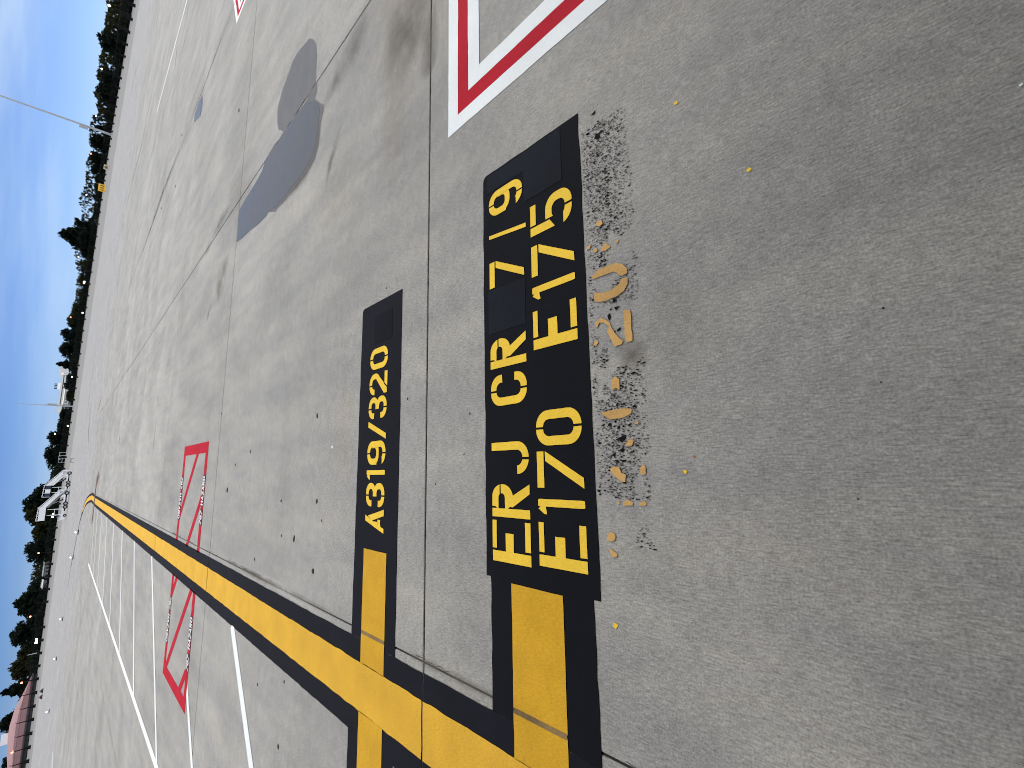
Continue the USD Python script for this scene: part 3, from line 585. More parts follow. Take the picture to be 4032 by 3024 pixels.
# red and white corner marks on the right
def corner(label, tip, d1, d2, L1, L2, w, seed):
    t = thing('corner_marking', label, 'corner marking')
    tip, d1, d2 = np.array(tip), np.array(d1, float), np.array(d2, float)
    d1 /= np.linalg.norm(d1); d2 /= np.linalg.norm(d2)
    wedge = lambda off: Polygon([tip + off * (d1 + d2) / abs(np.cross(d1, d2)), tip + off * (d1 + d2) / abs(np.cross(d1, d2)) + d1 * L1, tip + off * (d1 + d2) / abs(np.cross(d1, d2)) + d1 * L1 + d2 * L2, tip + off * (d1 + d2) / abs(np.cross(d1, d2)) + d2 * L2])
    a, b, c, d = wedge(0), wedge(w), wedge(2 * w), wedge(3.05 * w)
    lay('white_edge', a.difference(b), Z1, 'white_paint', t, 0.004, seed)
    lay('red_stripe', b.difference(c), Z1, 'red_paint', t, 0.003, seed + 1)
    lay('white_edge', c.difference(d), Z1, 'white_paint', t, 0.004, seed + 2)
corner('large red and white corner mark beside the tip of the black panel', (2.371, 2.551), (1, 0), (0, -1), 7.0, 7.0, 0.118, 100)
corner('small distant red and white corner mark at the right edge', (9.67, 10.49), (1.14, 0.61), (0, -1), 5.0, 5.0, 0.118, 110)

# paint drips
for (x, y), s, mat, lab in (((-0.684, 1.304), 0.011, 'yellow_letter_paint', 'yellow paint drop beside the black edge of the large panel'), ((-0.033, 0.930), 0.007, 'yellow_letter_paint', 'yellow paint drop on bare concrete nearest the viewer'),
                       ((1.569, 0.835), 0.008, 'yellow_letter_paint', 'yellow paint drop past the far end of the worn marking'), ((1.109, 0.572), 0.007, 'yellow_letter_paint', 'yellow paint drop lying alone on the right'), ((0.025, 0.89), 0.004, 'orange_red_fleck', 'tiny reddish paint drop beside a yellow one'),
                       ((0.21, 4.364), 0.014, 'white_paint', 'white scrap of paint left of the A319/320 panel'), ((1.007, -0.135), 0.003, 'white_paint', 'white speck at the edge of the foreground'),):
    pts = [(x + s * rng.uniform(0.6, 1.2) * math.cos(a), y + 1.2 * s * rng.uniform(0.6, 1.2) * math.sin(a)) for a in np.linspace(0, 2 * math.pi, 11)[:-1]]
    tag(obj('paint_drop', sheet(Polygon(pts).buffer(0.001), Z1), M[mat]), lab, 'paint drop')

# wet patches
wet = thing('puddle', 'large wet patch lying across the dark joint at right', 'puddle')
for pts in [[(5.08, 6.851), (5.333, 6.889), (5.486, 6.765), (5.623, 6.524), (5.725, 6.317), (5.705, 6.045), (5.615, 5.73), (5.502, 5.572), (5.332, 5.447), (5.12, 5.392), (4.922, 5.393), (4.725, 5.376), (4.741, 5.699), (4.737, 6.098), (4.76, 6.529), (4.924, 6.76)], [(4.639, 6.081), (4.661, 5.687), (4.702, 5.328), (4.575, 5.312), (4.5, 5.389), (4.204, 5.055), (4.132, 5.087), (4.014, 5.134), (3.779, 5.166), (3.646, 5.252), (3.577, 5.527), (3.562, 5.902), (3.586, 6.661), (3.678, 6.922), (3.933, 5.579)]]:
    lay('damp_rim', Polygon(pts).buffer(0).buffer(0.02), 0.0015, 'damp_concrete', wet, 0.02, 120)
for pts in [[(3.891, 8.752), (4.487, 8.795), (4.503, 8.712), (4.543, 8.343), (4.567, 7.767), (4.609, 7.491), (4.734, 7.347), (4.745, 6.958), (4.728, 6.511), (4.704, 6.071), (4.67, 5.688), (4.539, 5.484), (4.483, 5.365), (4.378, 5.243), (4.262, 5.178), (4.081, 5.184), (3.829, 5.222), (3.702, 5.324), (3.632, 5.58), (3.62, 5.962), (3.625, 6.357), (3.632, 6.671), (3.69, 6.924), (3.672, 7.111), (3.71, 7.523), (3.786, 7.945), (3.829, 8.392)]]:
    lay('water', Polygon(pts).buffer(0), Z1, 'puddle_water', wet, 0.012, 121)
wet2 = thing('puddle', 'small dark wet patch at a distant joint on the right', 'puddle')
lay('water', Polygon([(10.076, 15.238), (10.392, 15.296), (10.431, 14.713), (10.375, 14.282), (9.922, 13.991), (9.651, 14.168), (9.965, 14.969)]).buffer(0), Z1, 'puddle_water', wet2, 0.05, 122)

# rust-stained drain across the line where it bends
dr = thing('trench_drain', 'rusty drain channel crossing where the yellow line bends', 'drain')
drain = LineString([(-0.14, 39.9), (-0.42, 40.95), (-0.9, 40.99), (-1.37, 40.76), (-1.9, 40.36), (-2.52, 40.33), (-3.0, 40.64)])
lay('rust_streak', drain.buffer(0.35, cap_style='flat'), 0.0125, 'rust_stain', dr, 0.25, 130, cut=False)

# bits of debris
DEB = [(0.508, 3.052, 0.009), (0.328, 2.313, 0.007), (0.08, 2.373, 0.005), (-0.104, 2.682, 0.005), (1.477, 3.421, 0.007), (0.536, 4.766, 0.018), (-0.289, 4.667, 0.022), (-0.323, 5.672, 0.016), (-0.257, 8.021, 0.03), (-0.686, 5.588, 0.014), (-0.682, 5.212, 0.022), (-0.459, 4.531, 0.01), (0.261, 6.997, 0.016), (0.93, 8.759, 0.02), (0.102, 7.687, 0.016), (-0.924, 4.674, 0.022), (-1.037, 6.489, 0.014), (-2.035, 5.26, 0.013), (-2.292, 6.067, 0.013), (-2.624, 5.319, 0.02), (-2.034, 5.259, 0.014), (6.905, 9.48, 0.03), (11.06, 17.655, 0.035), (9.31, 17.891, 0.035), (10.004, 21.281, 0.035), (0.464, 0.236, 0.004), (0.234, 0.27, 0.003), (-0.12, 0.371, 0.003)]
def where(x, y):
    if y < 1.3:
        return 'tiny dark speck on the bare concrete in the foreground'
    if y < 3.0:
        return 'black speck between the large lettered panel and the joint'
    if x < -2:
        return 'black speck on the concrete left of the yellow line'
    if y > 9.0:
        return 'dark speck far off on the right beyond the wet patch' if x > 3 else 'dark speck near the red striped rectangle'
    return 'black speck on the concrete between the yellow line and the A319/320 panel' if x < 0.3 else 'black speck beyond the end of the A319/320 panel'
for k, (x, y, s) in enumerate(DEB):
    m = trimesh.creation.icosphere(subdivisions=1, radius=1.0)
    v = m.vertices * np.array([s * rng.uniform(0.9, 1.6), s * rng.uniform(0.7, 1.1), s * 0.28])
    v *= 1 + 0.35 * (meshkit.noise(m.vertices * 2.3 + k * 7.0)[:, None] - 0.5)
    a = rng.uniform(-0.4, 0.4)
    v = np.column_stack([v[:, 0] * math.cos(a) - v[:, 1] * math.sin(a) + x, v[:, 0] * math.sin(a) + v[:, 1] * math.cos(a) + y, np.maximum(v[:, 2] + s * 0.12, 0.0006)])
    tag(obj('debris', trimesh.Trimesh(v, m.faces, process=False), M['debris_dark']), where(x, y), 'debris', where(x, y).replace('speck', 'specks'))

# stains and smears that lie on the slabs
for k, (name, pts, w, mat, lab) in enumerate([
    ('skid_mark', [(25.211, 31.45), (25.192, 32.22), (22.469, 38.505), (22.442, 48.654), (21.293, 57.918), (21.228, 61.152)], [0.1, 0.22, 0.16, 0.14, 0.12], 'rubber_smear', 'long dark skid line running to the far right of the pavement'),
    ('skid_mark', [(10.616, 10.917), (10.676, 11.99), (10.583, 12.744), (10.516, 14.54), (10.778, 16.517)], [0.05, 0.09, 0.1, 0.06, 0.03], 'oil_stain', 'dark smear along the far joint near the small corner mark'),
    ('skid_mark', [(10.442, 17.19), (10.687, 18.289), (10.804, 21.626), (10.608, 24.286), (10.381, 27.65)], [0.04, 0.16, 0.2, 0.16, 0.08], 'rubber_smear', 'dark smear running on beyond the small wet patch'),
    ('skid_mark', [(49.023, 66.198), (50.665, 71.873), (52.302, 81.56)], [0.15, 0.3, 0.15], 'rubber_smear', 'short dark streak above the lone white line'),
    ('skid_mark', [(18.735, 22.78), (17.109, 22.466), (16.734, 23.194)], [0.05, 0.14, 0.05], 'rubber_smear', 'short dark streak below the lone white line'),
    ('rust_streak', [(6.423, 48.555), (5.921, 49.406), (5.538, 50.56), (5.053, 52.654)], [0.08, 0.5, 0.35, 0.06], 'rust_smear', 'rusty brown streak on the far pavement below the white building'),
    ('skid_mark', [(2.365, 16.468), (2.158, 16.558), (1.827, 16.509)], [0.05, 0.12, 0.06], 'oil_stain', 'dark smear above the red striped rectangle, right one'),
    ('skid_mark', [(1.487, 16.307), (1.137, 16.335), (0.443, 16.339)], [0.03, 0.13, 0.04], 'oil_stain', 'dark smear above the red striped rectangle, left one'),
    ('skid_mark', [(2.124, 27.848), (1.567, 27.733), (1.085, 27.584)], [0.05, 0.22, 0.05], 'rubber_smear', 'small dark smear left of the rusty streak'),
    ('skid_mark', [(21.575, 82.616), (15.613, 82.721), (9.94, 80.998), (3.989, 78.693)], [0.1, 0.4, 0.4, 0.1], 'rubber_smear', 'faint long dark line across the far pavement'),
    ('skid_mark', [(8.995, 73.171), (5.089, 68.21), (1.916, 61.592)], [0.1, 0.5, 0.1], 'rubber_smear', 'faint dark line near the white pipe frames'),
    ('oil_patch', [(-0.111, 37.942), (-0.222, 39.472), (-0.339, 40.845)], [0.05, 0.35, 0.05], 'oil_stain', 'black oil blot at the right end of the rusty drain'),
    ('oil_patch', [(4.927, 9.549), (4.896, 10.22), (4.828, 10.954)], [0.05, 0.2, 0.05], 'oil_stain', 'dark stain beside the joint below the large wet patch'),
    ('oil_patch', [(4.696, 10.903), (4.698, 11.375), (4.683, 11.744)], [0.04, 0.16, 0.04], 'oil_stain', 'smaller dark stain at the joint below the large wet patch'),
    ('oil_patch', [(3.286, 10.298), (3.055, 10.597), (2.896, 10.802)], [0.04, 0.12, 0.04], 'oil_stain', 'faint dark stain on the middle slab'),
    ('oil_patch', [(4.267, 3.385), (3.732, 3.187), (3.3, 3.01)], [0.2, 0.5, 0.15], 'oil_stain', 'broad brownish dark stain beside the joint at the upper right'),
    ('oil_patch', [(3.74, 2.792), (3.445, 2.816), (3.169, 2.826), (3.023, 2.816)], [0.1, 0.16, 0.14, 0.04], 'oil_stain', 'dark stain along the joint beside the large corner mark'),
    ('oil_patch', [(4.666, 3.856), (4.45, 4.238), (4.351, 4.675), (4.225, 5.089)], [0.25, 0.3, 0.2, 0.08], 'oil_stain', 'greasy dark band along the joint above the large corner mark'),
    ('oil_patch', [(0.581, 1.226), (0.48, 1.138), (0.419, 1.053)], [0.03, 0.1, 0.04], 'oil_stain', 'grey smudge beside the faded yellow digit'),
    ('pale_scuff', [(-1.181, 6.28), (-1.214, 5.405), (-1.233, 4.65)], [0.03, 0.07, 0.03], 'pale_scuff', 'pale scraped strip beside the joint along the yellow line'),
    ('damp_edge', [(4.326, 5.161), (4.121, 5.07), (3.997, 5.136), (3.799, 5.168), (3.644, 5.265), (3.567, 5.525), (3.552, 5.901), (3.568, 6.318), (3.626, 6.728)], [0.05, 0.07, 0.09, 0.07, 0.03], 'oil_stain', 'dark brown damp edge of the large wet patch'),
    ('skid_mark', [(-1.211, 1.822), (-1.213, 2.211), (-1.213, 2.796), (-1.212, 3.143)], [0.02, 0.035, 0.04, 0.02], 'oil_stain', 'dark grime along the joint beside the two black panels'),
    ('skid_mark', [(-1.211, 3.859), (-1.206, 4.842), (-1.209, 6.473), (-1.206, 8.234)], [0.02, 0.04, 0.045, 0.02], 'oil_stain', 'dark grime along the joint beside the yellow line'),
    ('oil_patch', [(3.728, 9.166), (3.526, 9.741), (3.098, 9.98)], [0.2, 0.5, 0.2], 'oil_stain', 'faint shadowy stain on the slab left of the large wet patch'),
    ('oil_patch', [(3.655, 4.475), (3.329, 4.769), (3.011, 4.869)], [0.05, 0.12, 0.03], 'oil_stain', 'faint narrow stain beside the large wet patch')]):
    p = soft(name, pts, w, M[mat], z=0.0010 + 0.00005 * k)
    tag(p, lab, 'stain')
for k in range(26):     # hairline spalls beside the joint that runs along the yellow line
    y = rng.uniform(0.6, 12.0)
    L = rng.uniform(0.15, 0.6)
    pts = [(-1.22 + rng.uniform(0.006, 0.035) + 0.008 * math.sin(9 * q + k), y + L * q) for q in np.linspace(0, 1, 9)]
    if any(1.3 < q[1] < 2.25 or 3.1 < q[1] < 3.9 for q in pts):
        continue
    obj('crack', sheet(LineString(pts).buffer(rng.uniform(0.0012, 0.003)), 0.0013), M['joint_sealant_dark'], apron)

# ------------------------------------------------------------------ far side: fence, hedge, trees
fence = thing('perimeter_fence', 'long dark perimeter fence of posts and wire in front of the trees', 'fence')
POSTS = [(111.54, 125.81, 0.0), (110.14, 127.04, 0.2), (111.65, 132.2, 0.1), (117.82, 144.71, -0.1), (123.21, 156.74, 0.25), (127.9, 168.34, 0.0), (132.04, 179.72, 0.2), (135.54, 190.4, 0.1), (138.63, 200.98, -0.1), (141.2, 210.88, 0.25), (143.37, 220.35, 0.0), (145.22, 229.55, 0.2), (146.79, 238.57, 0.1), (148.06, 247.19, -0.1), (149.08, 255.4, 0.25), (149.86, 263.19, 0.0), (150.48, 271.03, 0.2), (148.26, 279.75, 0.1), (145.79, 281.52, -0.1), (142.37, 283.9, 0.25), (139.93, 285.56, 0.0), (137.42, 287.22, 0.2), (132.17, 290.6, 0.1), (126.98, 293.79, -0.1), (121.88, 296.79, 0.25), (116.48, 299.82, 0.0), (111.39, 302.54, 0.2), (105.81, 305.4, 0.1), (100.42, 308.02, -0.1), (94.87, 310.59, 0.25), (89.38, 313.01, 0.0), (83.32, 313.78, 0.2), (76.07, 309.23, 0.1), (69.07, 304.57, -0.1), (62.49, 299.91, 0.25), (55.78, 294.87, 0.0), (49.34, 289.73, 0.2), (43.12, 284.45, 0.1), (37.75, 281.96, -0.1), (32.78, 283.9, 0.25), (27.86, 285.73, 0.0), (23.02, 287.43, 0.2), (17.92, 289.12, 0.1), (13.04, 290.64, -0.1), (7.95, 292.14, 0.25), (2.78, 287.04, 0.0), (-2.21, 281.81, 0.2), (-6.86, 276.63, 0.1), (-11.41, 271.24, -0.1), (-15.76, 265.73, 0.25), (-20.0, 259.99, 0.0), (-23.91, 254.32, 0.2), (-27.58, 248.6, 0.1), (-31.11, 242.71, -0.1), (-34.41, 236.72, 0.25), (-37.62, 230.39, 0.0), (-40.49, 224.22, 0.2), (-45.91, 213.63, 0.1), (-48.55, 208.83, -0.1), (-50.95, 204.11, 0.25), (-53.15, 199.39, 0.0), (-55.19, 194.6, 0.2), (-57.14, 189.54, 0.1), (-58.86, 184.55, -0.1), (-60.36, 179.68, 0.25), (-61.73, 174.59, 0.0), (-62.9, 169.52, 0.2), (-63.89, 164.45, 0.1), (-65.9, 161.51, -0.1)]
for k, (x, y, h) in enumerate(POSTS):
    obj('post', cat(bar((x, y, -0.05), (x, y, 2.6 + h), 0.14, 6, 0.10), bar((x, y, 2.6 + h), (x + 0.35, y - 0.35, 3.1 + h), 0.08, 5, 0.05), bar((x, y, -0.02), (x, y, 1.1), 0.42, 8, 0.30)), M['dark_metal'], fence)
for z in (1.3, 2.55):
    for (a, b) in zip(POSTS[:-1], POSTS[1:]):
        obj('rail', bar((a[0], a[1], z), (b[0], b[1], z), 0.035, 4), M['dark_metal'], fence)
for (a, b) in zip(POSTS[:-1], POSTS[1:]):
    v = np.array([(a[0], a[1], 0.05), (b[0], b[1], 0.05), (b[0], b[1], 2.5), (a[0], a[1], 2.5)])
    obj('wire_panel', trimesh.Trimesh(v, [(0, 1, 2), (0, 2, 3)], process=False), M['wire_mesh'], fence)

def cards(centres, size, seed, flat=0.0):
    """One small leaf spray (two triangles, creased) at every centre, turned at random."""
    r = np.random.default_rng(seed)
    n = len(centres)
    a = r.normal(size=(n, 3)); a /= np.linalg.norm(a, axis=1, keepdims=True)
    b = np.cross(a, r.normal(size=(n, 3))); b /= np.linalg.norm(b, axis=1, keepdims=True)
    s = (size * r.uniform(0.55, 1.35, (n, 1)))
    c = np.cross(a, b)
    v = np.stack([centres - a * s, centres - b * s * 0.5 + c * s * 0.2, centres + a * s, centres + b * s * 0.5 + c * s * 0.2], 1).reshape(-1, 3)
    i = np.arange(n)[:, None] * 4
    f = np.vstack([i + [0, 1, 2], i + [0, 2, 3]])
    return trimesh.Trimesh(v, f, process=False)

def crown(h, w, kind, seed, lobes=None, n=1700):
    r = np.random.default_rng(seed)
    cs = []
    if kind == 'cone':
        z = h * (0.08 + 0.92 * (1 - np.sqrt(r.random(n))))
        rad = 0.5 * w * (1 - z / h) ** 0.8 * (0.75 + 0.25 * np.sin(z * 2.4)) * np.sqrt(r.random(n))
        t = r.random(n) * 2 * np.pi
        cs = np.column_stack([rad * np.cos(t), rad * np.sin(t), z])
    else:
        if lobes is None:
            lobes = []
            k = 9 if kind == 'round' else 14
            for i in range(k):
                zz = r.uniform(0.28, 0.86)
                ex = math.sqrt(max(0.05, 1 - ((zz - 0.45) / 0.55) ** 2))
                t = r.random() * 2 * np.pi
                q = r.uniform(0.15, 0.36) * ex
                lobes.append((q * math.cos(t), q * math.sin(t), zz, r.uniform(0.16, 0.27), r.uniform(0.12, 0.2)))
            lobes += [(0.24, 0, 0.66, 0.2, 0.17), (-0.22, 0.02, 0.70, 0.2, 0.16), (0.36, 0, 0.4, 0.17, 0.2), (-0.36, 0, 0.42, 0.17, 0.2)]
            lobes.append((0, 0, 0.5, 0.3, 0.32)); lobes.append((0.05, 0, 0.84, 0.17, 0.15))
            lobes += [(0.3 * math.cos(t), 0.3 * math.sin(t), 0.2, 0.22, 0.18) for t in np.linspace(0, 5.2, 5)]
        wt = np.array([l[3] ** 2 * l[4] for l in lobes]); wt /= wt.sum()
        for l, m in zip(lobes, r.multinomial(n, wt)):
            d = r.normal(size=(m, 3)); d /= np.linalg.norm(d, axis=1, keepdims=True)
            d *= (r.random((m, 1)) ** 0.35) * r.uniform(0.85, 1.15, (m, 1))
            clump = meshkit.noise(d * 2.2 + l[2] * 31 + seed) > 0.36
            d = d[clump]
            cs.append(np.column_stack([l[0] * w + d[:, 0] * l[3] * w, l[1] * w + d[:, 1] * l[3] * w, l[2] * h + d[:, 2] * l[4] * h]))
        cs = np.vstack(cs)
        cs = cs[cs[:, 2] > 0.15]
    return cards(cs, max(0.42, min(w, h) * 0.085), seed + 1)

def trunk_mesh(h, w, seed):
    r = random.Random(seed)
    parts = [bar((0, 0, -0.1), (0, 0, h * 0.45), w * 0.035, 7, w * 0.02), bar((0, 0, h * 0.44), (w * 0.02, 0, h * 0.82), w * 0.02, 6, w * 0.006)]
    for i in range(6):
        t = r.uniform(0, 6.28)
        z = h * r.uniform(0.25, 0.55)
        parts.append(bar((0, 0, z), (w * 0.32 * math.cos(t), w * 0.32 * math.sin(t), z + h * r.uniform(0.12, 0.3)), w * 0.012, 5, w * 0.004))
    return cat(*parts)

TREES = [
    (154.87, 180.96, 5.29, np.float64(6.47), 'loose', 'dry_brush', 'shrub', 'thin dry brush at the right edge beneath the lamp'),
    (157.32, 190.0, 3.26, np.float64(2.57), 'loose', 'dry_brush', 'shrub', 'grey brown scrub just beneath the lamp at the right edge'),
    (164.69, 205.48, 2.86, np.float64(4.65), 'round', 'olive_leaves', 'shrub', 'brownish scrub left of the rightmost street lamp'),
    (174.05, 232.45, 9.02, np.float64(8.86), 'round', 'dark_leaves', 'broadleaf_tree', 'round dark tree nearest the right edge'),
    (182.05, 252.87, 3.52, np.float64(5.94), 'loose', 'dark_leaves', 'shrub', 'low dark shrub left of the round dark tree at right'),
    (189.85, 278.44, 7.77, np.float64(8.61), 'round', 'dark_leaves', 'broadleaf_tree', 'dark tree with a white lamp at its top'),
    (193.67, 297.44, 8.16, np.float64(12.14), 'round', 'dark_leaves', 'broadleaf_tree', 'broad dark tree right of the tall mast'),
    (198.57, 322.24, 4.11, np.float64(9.82), 'loose', 'dark_leaves', 'broadleaf_tree', 'low dark tree beside the lamp next to the tall mast'),
    (201.46, 345.94, 7.66, np.float64(7.87), 'cone', 'dark_leaves', 'conifer_tree', 'pointed dark conifer just behind the tall mast'),
    (203.38, 366.45, 9.57, np.float64(11.6), 'round', 'dark_leaves', 'broadleaf_tree', 'dark tree left of the tall mast with a red lamp on top'),
    (201.47, 383.39, 8.8, np.float64(8.14), 'round', 'dark_leaves', 'broadleaf_tree', 'dark tree left of the one with the red lamp'),
    (195.94, 386.11, 7.48, np.float64(9.38), 'loose', 'dark_leaves', 'broadleaf_tree', 'dark tree behind the cream sign'),
    (190.47, 388.71, 5.27, np.float64(7.1), 'loose', 'dark_leaves', 'broadleaf_tree', 'low dark tree between the two airfield signs'),
    (185.36, 392.1, 4.4, np.float64(7.76), 'loose', 'dark_leaves', 'broadleaf_tree', 'low dark tree behind the yellow sign'),
    (180.34, 395.29, 4.69, np.float64(4.51), 'round', 'dark_leaves', 'broadleaf_tree', 'small dark tree beneath the lamp left of the yellow sign'),
    (175.87, 403.87, 3.68, np.float64(11.06), 'round', 'olive_leaves', 'shrub', 'low grey green hedge right of the tallest lone tree'),
    (159.02, 413.11, 18.48, np.float64(24.62), 'twin', 'dark_leaves', 'broadleaf_tree', 'tallest lone tree with a lower second head'),
    (146.83, 414.17, 6.44, np.float64(6.23), 'round', 'blue_leaves', 'broadleaf_tree', 'small bluish tree left of the tallest lone tree'),
    (139.81, 418.74, 6.31, np.float64(11.32), 'round', 'olive_leaves', 'broadleaf_tree', 'olive tree left of the lamp beyond the tallest tree'),
    (130.93, 423.99, 5.98, np.float64(11.42), 'loose', 'olive_leaves', 'broadleaf_tree', 'olive tree with a pair of small square lights before it'),
    (121.61, 427.01, 5.43, np.float64(10.82), 'round', 'olive_leaves', 'broadleaf_tree', 'olive tree between the square lights and a bright round light'),
    (112.51, 429.66, 7.69, np.float64(12.73), 'round', 'olive_leaves', 'broadleaf_tree', 'taller olive tree by the bright round light'),
    (101.83, 422.33, 8.93, np.float64(11.81), 'round', 'olive_leaves', 'broadleaf_tree', 'olive tree with a small orange lamp at its top'),
    (89.82, 415.25, 10.36, np.float64(10.01), 'round', 'blue_leaves', 'broadleaf_tree', 'bluish tree beside the olive trees'),
    (78.34, 406.12, 10.02, np.float64(11.21), 'round', 'dark_leaves', 'broadleaf_tree', 'dark tree second to the right of the white building'),
    (67.66, 398.65, 9.92, np.float64(10.65), 'cone', 'dark_leaves', 'conifer_tree', 'dark pointed tree right beside the white building'),
    (56.44, 375.18, 4.61, np.float64(5.42), 'round', 'dark_leaves', 'broadleaf_tree', 'small dark tree before the right end of the white building'),
    (51.23, 371.33, 5.26, np.float64(5.87), 'round', 'blue_leaves', 'broadleaf_tree', 'small dark tree before the middle of the white building'),
    (45.05, 372.79, 3.45, np.float64(6.94), 'round', 'olive_leaves', 'shrub', 'olive shrub under the windows of the white building'),
    (35.42, 390.8, 5.52, np.float64(9.39), 'round', 'dark_leaves', 'broadleaf_tree', 'dark tree at the left end of the white building'),
    (29.64, 394.81, 5.71, np.float64(9.42), 'round', 'blue_leaves', 'broadleaf_tree', 'dark bluish tree with small white light before it'),
    (21.67, 396.33, 8.85, np.float64(11.0), 'round', 'dark_leaves', 'broadleaf_tree', 'dark tree with an orange lamp by the white frames'),
    (11.96, 401.23, 9.46, np.float64(15.41), 'loose', 'dark_leaves', 'broadleaf_tree', 'broad dark tree behind the white pipe frames'),
    (1.52, 390.4, 4.11, np.float64(9.59), 'loose', 'dark_leaves', 'broadleaf_tree', 'low dark tree right of the passenger stairs'),
    (-8.71, 383.39, 11.39, np.float64(10.23), 'round', 'dark_leaves', 'broadleaf_tree', 'dark tree rising behind the rear passenger stairs'),
    (-14.98, 378.11, 15.36, np.float64(11.94), 'round', 'dark_leaves', 'broadleaf_tree', 'tall dark tree behind the front passenger stairs'),
    (-21.82, 366.58, 12.78, np.float64(10.53), 'round', 'olive_leaves', 'broadleaf_tree', 'olive tree left of the passenger stairs'),
    (-28.91, 355.05, 9.42, np.float64(10.58), 'round', 'olive_leaves', 'broadleaf_tree', 'olive green tree with gaps left of the stairs'),
    (-37.01, 344.07, 10.77, np.float64(12.26), 'round', 'dark_leaves', 'broadleaf_tree', 'tall dark tree with a red lamp before it'),
    (-49.36, 358.4, 4.09, np.float64(10.4), 'loose', 'dark_leaves', 'broadleaf_tree', 'low row of dark trees behind the grey building'),
    (-51.68, 321.29, 7.11, np.float64(9.94), 'round', 'dark_leaves', 'broadleaf_tree', 'dark tree behind the pale gabled building'),
    (-55.53, 310.04, 10.25, np.float64(11.31), 'round', 'dark_leaves', 'broadleaf_tree', 'biggest dark tree, left of the pale gabled building'),
    (-64.45, 293.67, 9.78, np.float64(10.76), 'loose', 'dark_leaves', 'broadleaf_tree', 'dark spiky tree above the pair of bright square lights'),
    (-69.09, 282.87, 6.7, np.float64(5.95), 'round', 'olive_leaves', 'broadleaf_tree', 'olive tree behind the white pole'),
    (-73.33, 278.18, 8.47, np.float64(8.29), 'loose', 'olive_leaves', 'broadleaf_tree', 'feathery olive tree left of the white pole'),
    (-78.73, 270.25, 9.2, np.float64(9.69), 'cone', 'dark_leaves', 'conifer_tree', 'dark tree right behind the curved red roof'),
    (-101.63, 305.42, 9.37, np.float64(8.94), 'loose', 'dark_leaves', 'conifer_tree', 'dark tree looking over the curved red roof'),
    (-109.25, 285.42, 6.05, np.float64(5.97), 'loose', 'dark_leaves', 'broadleaf_tree', 'dark tree at the far left over the curved roof')]
for k, (x, y, h, w, kind, mat, name, lab) in enumerate(TREES):
    t = thing(name, lab, 'shrub' if name == 'shrub' else 'tree', (x, y, 0), 0.0, 'trees behind the perimeter fence')
    obj('trunk', trunk_mesh(h, w, k), M['bark'], t)
    lobes = None
    if kind == 'twin':       # the tall tree with a lower second head beside it
        lobes = [(-0.08, 0, 0.80, 0.13, 0.15), (-0.02, 0, 0.64, 0.17, 0.14), (-0.20, 0, 0.70, 0.10, 0.10), (-0.25, 0.1, 0.52, 0.15, 0.12), (0.0, 0, 0.45, 0.22, 0.16), (-0.05, -0.1, 0.3, 0.3, 0.18), (0.22, 0, 0.50, 0.12, 0.12), (0.33, 0, 0.55, 0.10, 0.07),
                 (0.30, 0, 0.38, 0.14, 0.10), (0.25, 0, 0.22, 0.22, 0.16), (-0.28, 0, 0.28, 0.16, 0.16), (-0.12, 0, 0.92, 0.07, 0.08), (0.1, 0, 0.15, 0.4, 0.12), (-0.25, 0, 0.12, 0.2, 0.12), (0.04, 0, 0.74, 0.06, 0.05)]
    obj('crown', crown(h, w, 'round' if kind == 'twin' else kind, 100 + k, lobes, n=3600 if h > 12 else 2400), M[mat], t)

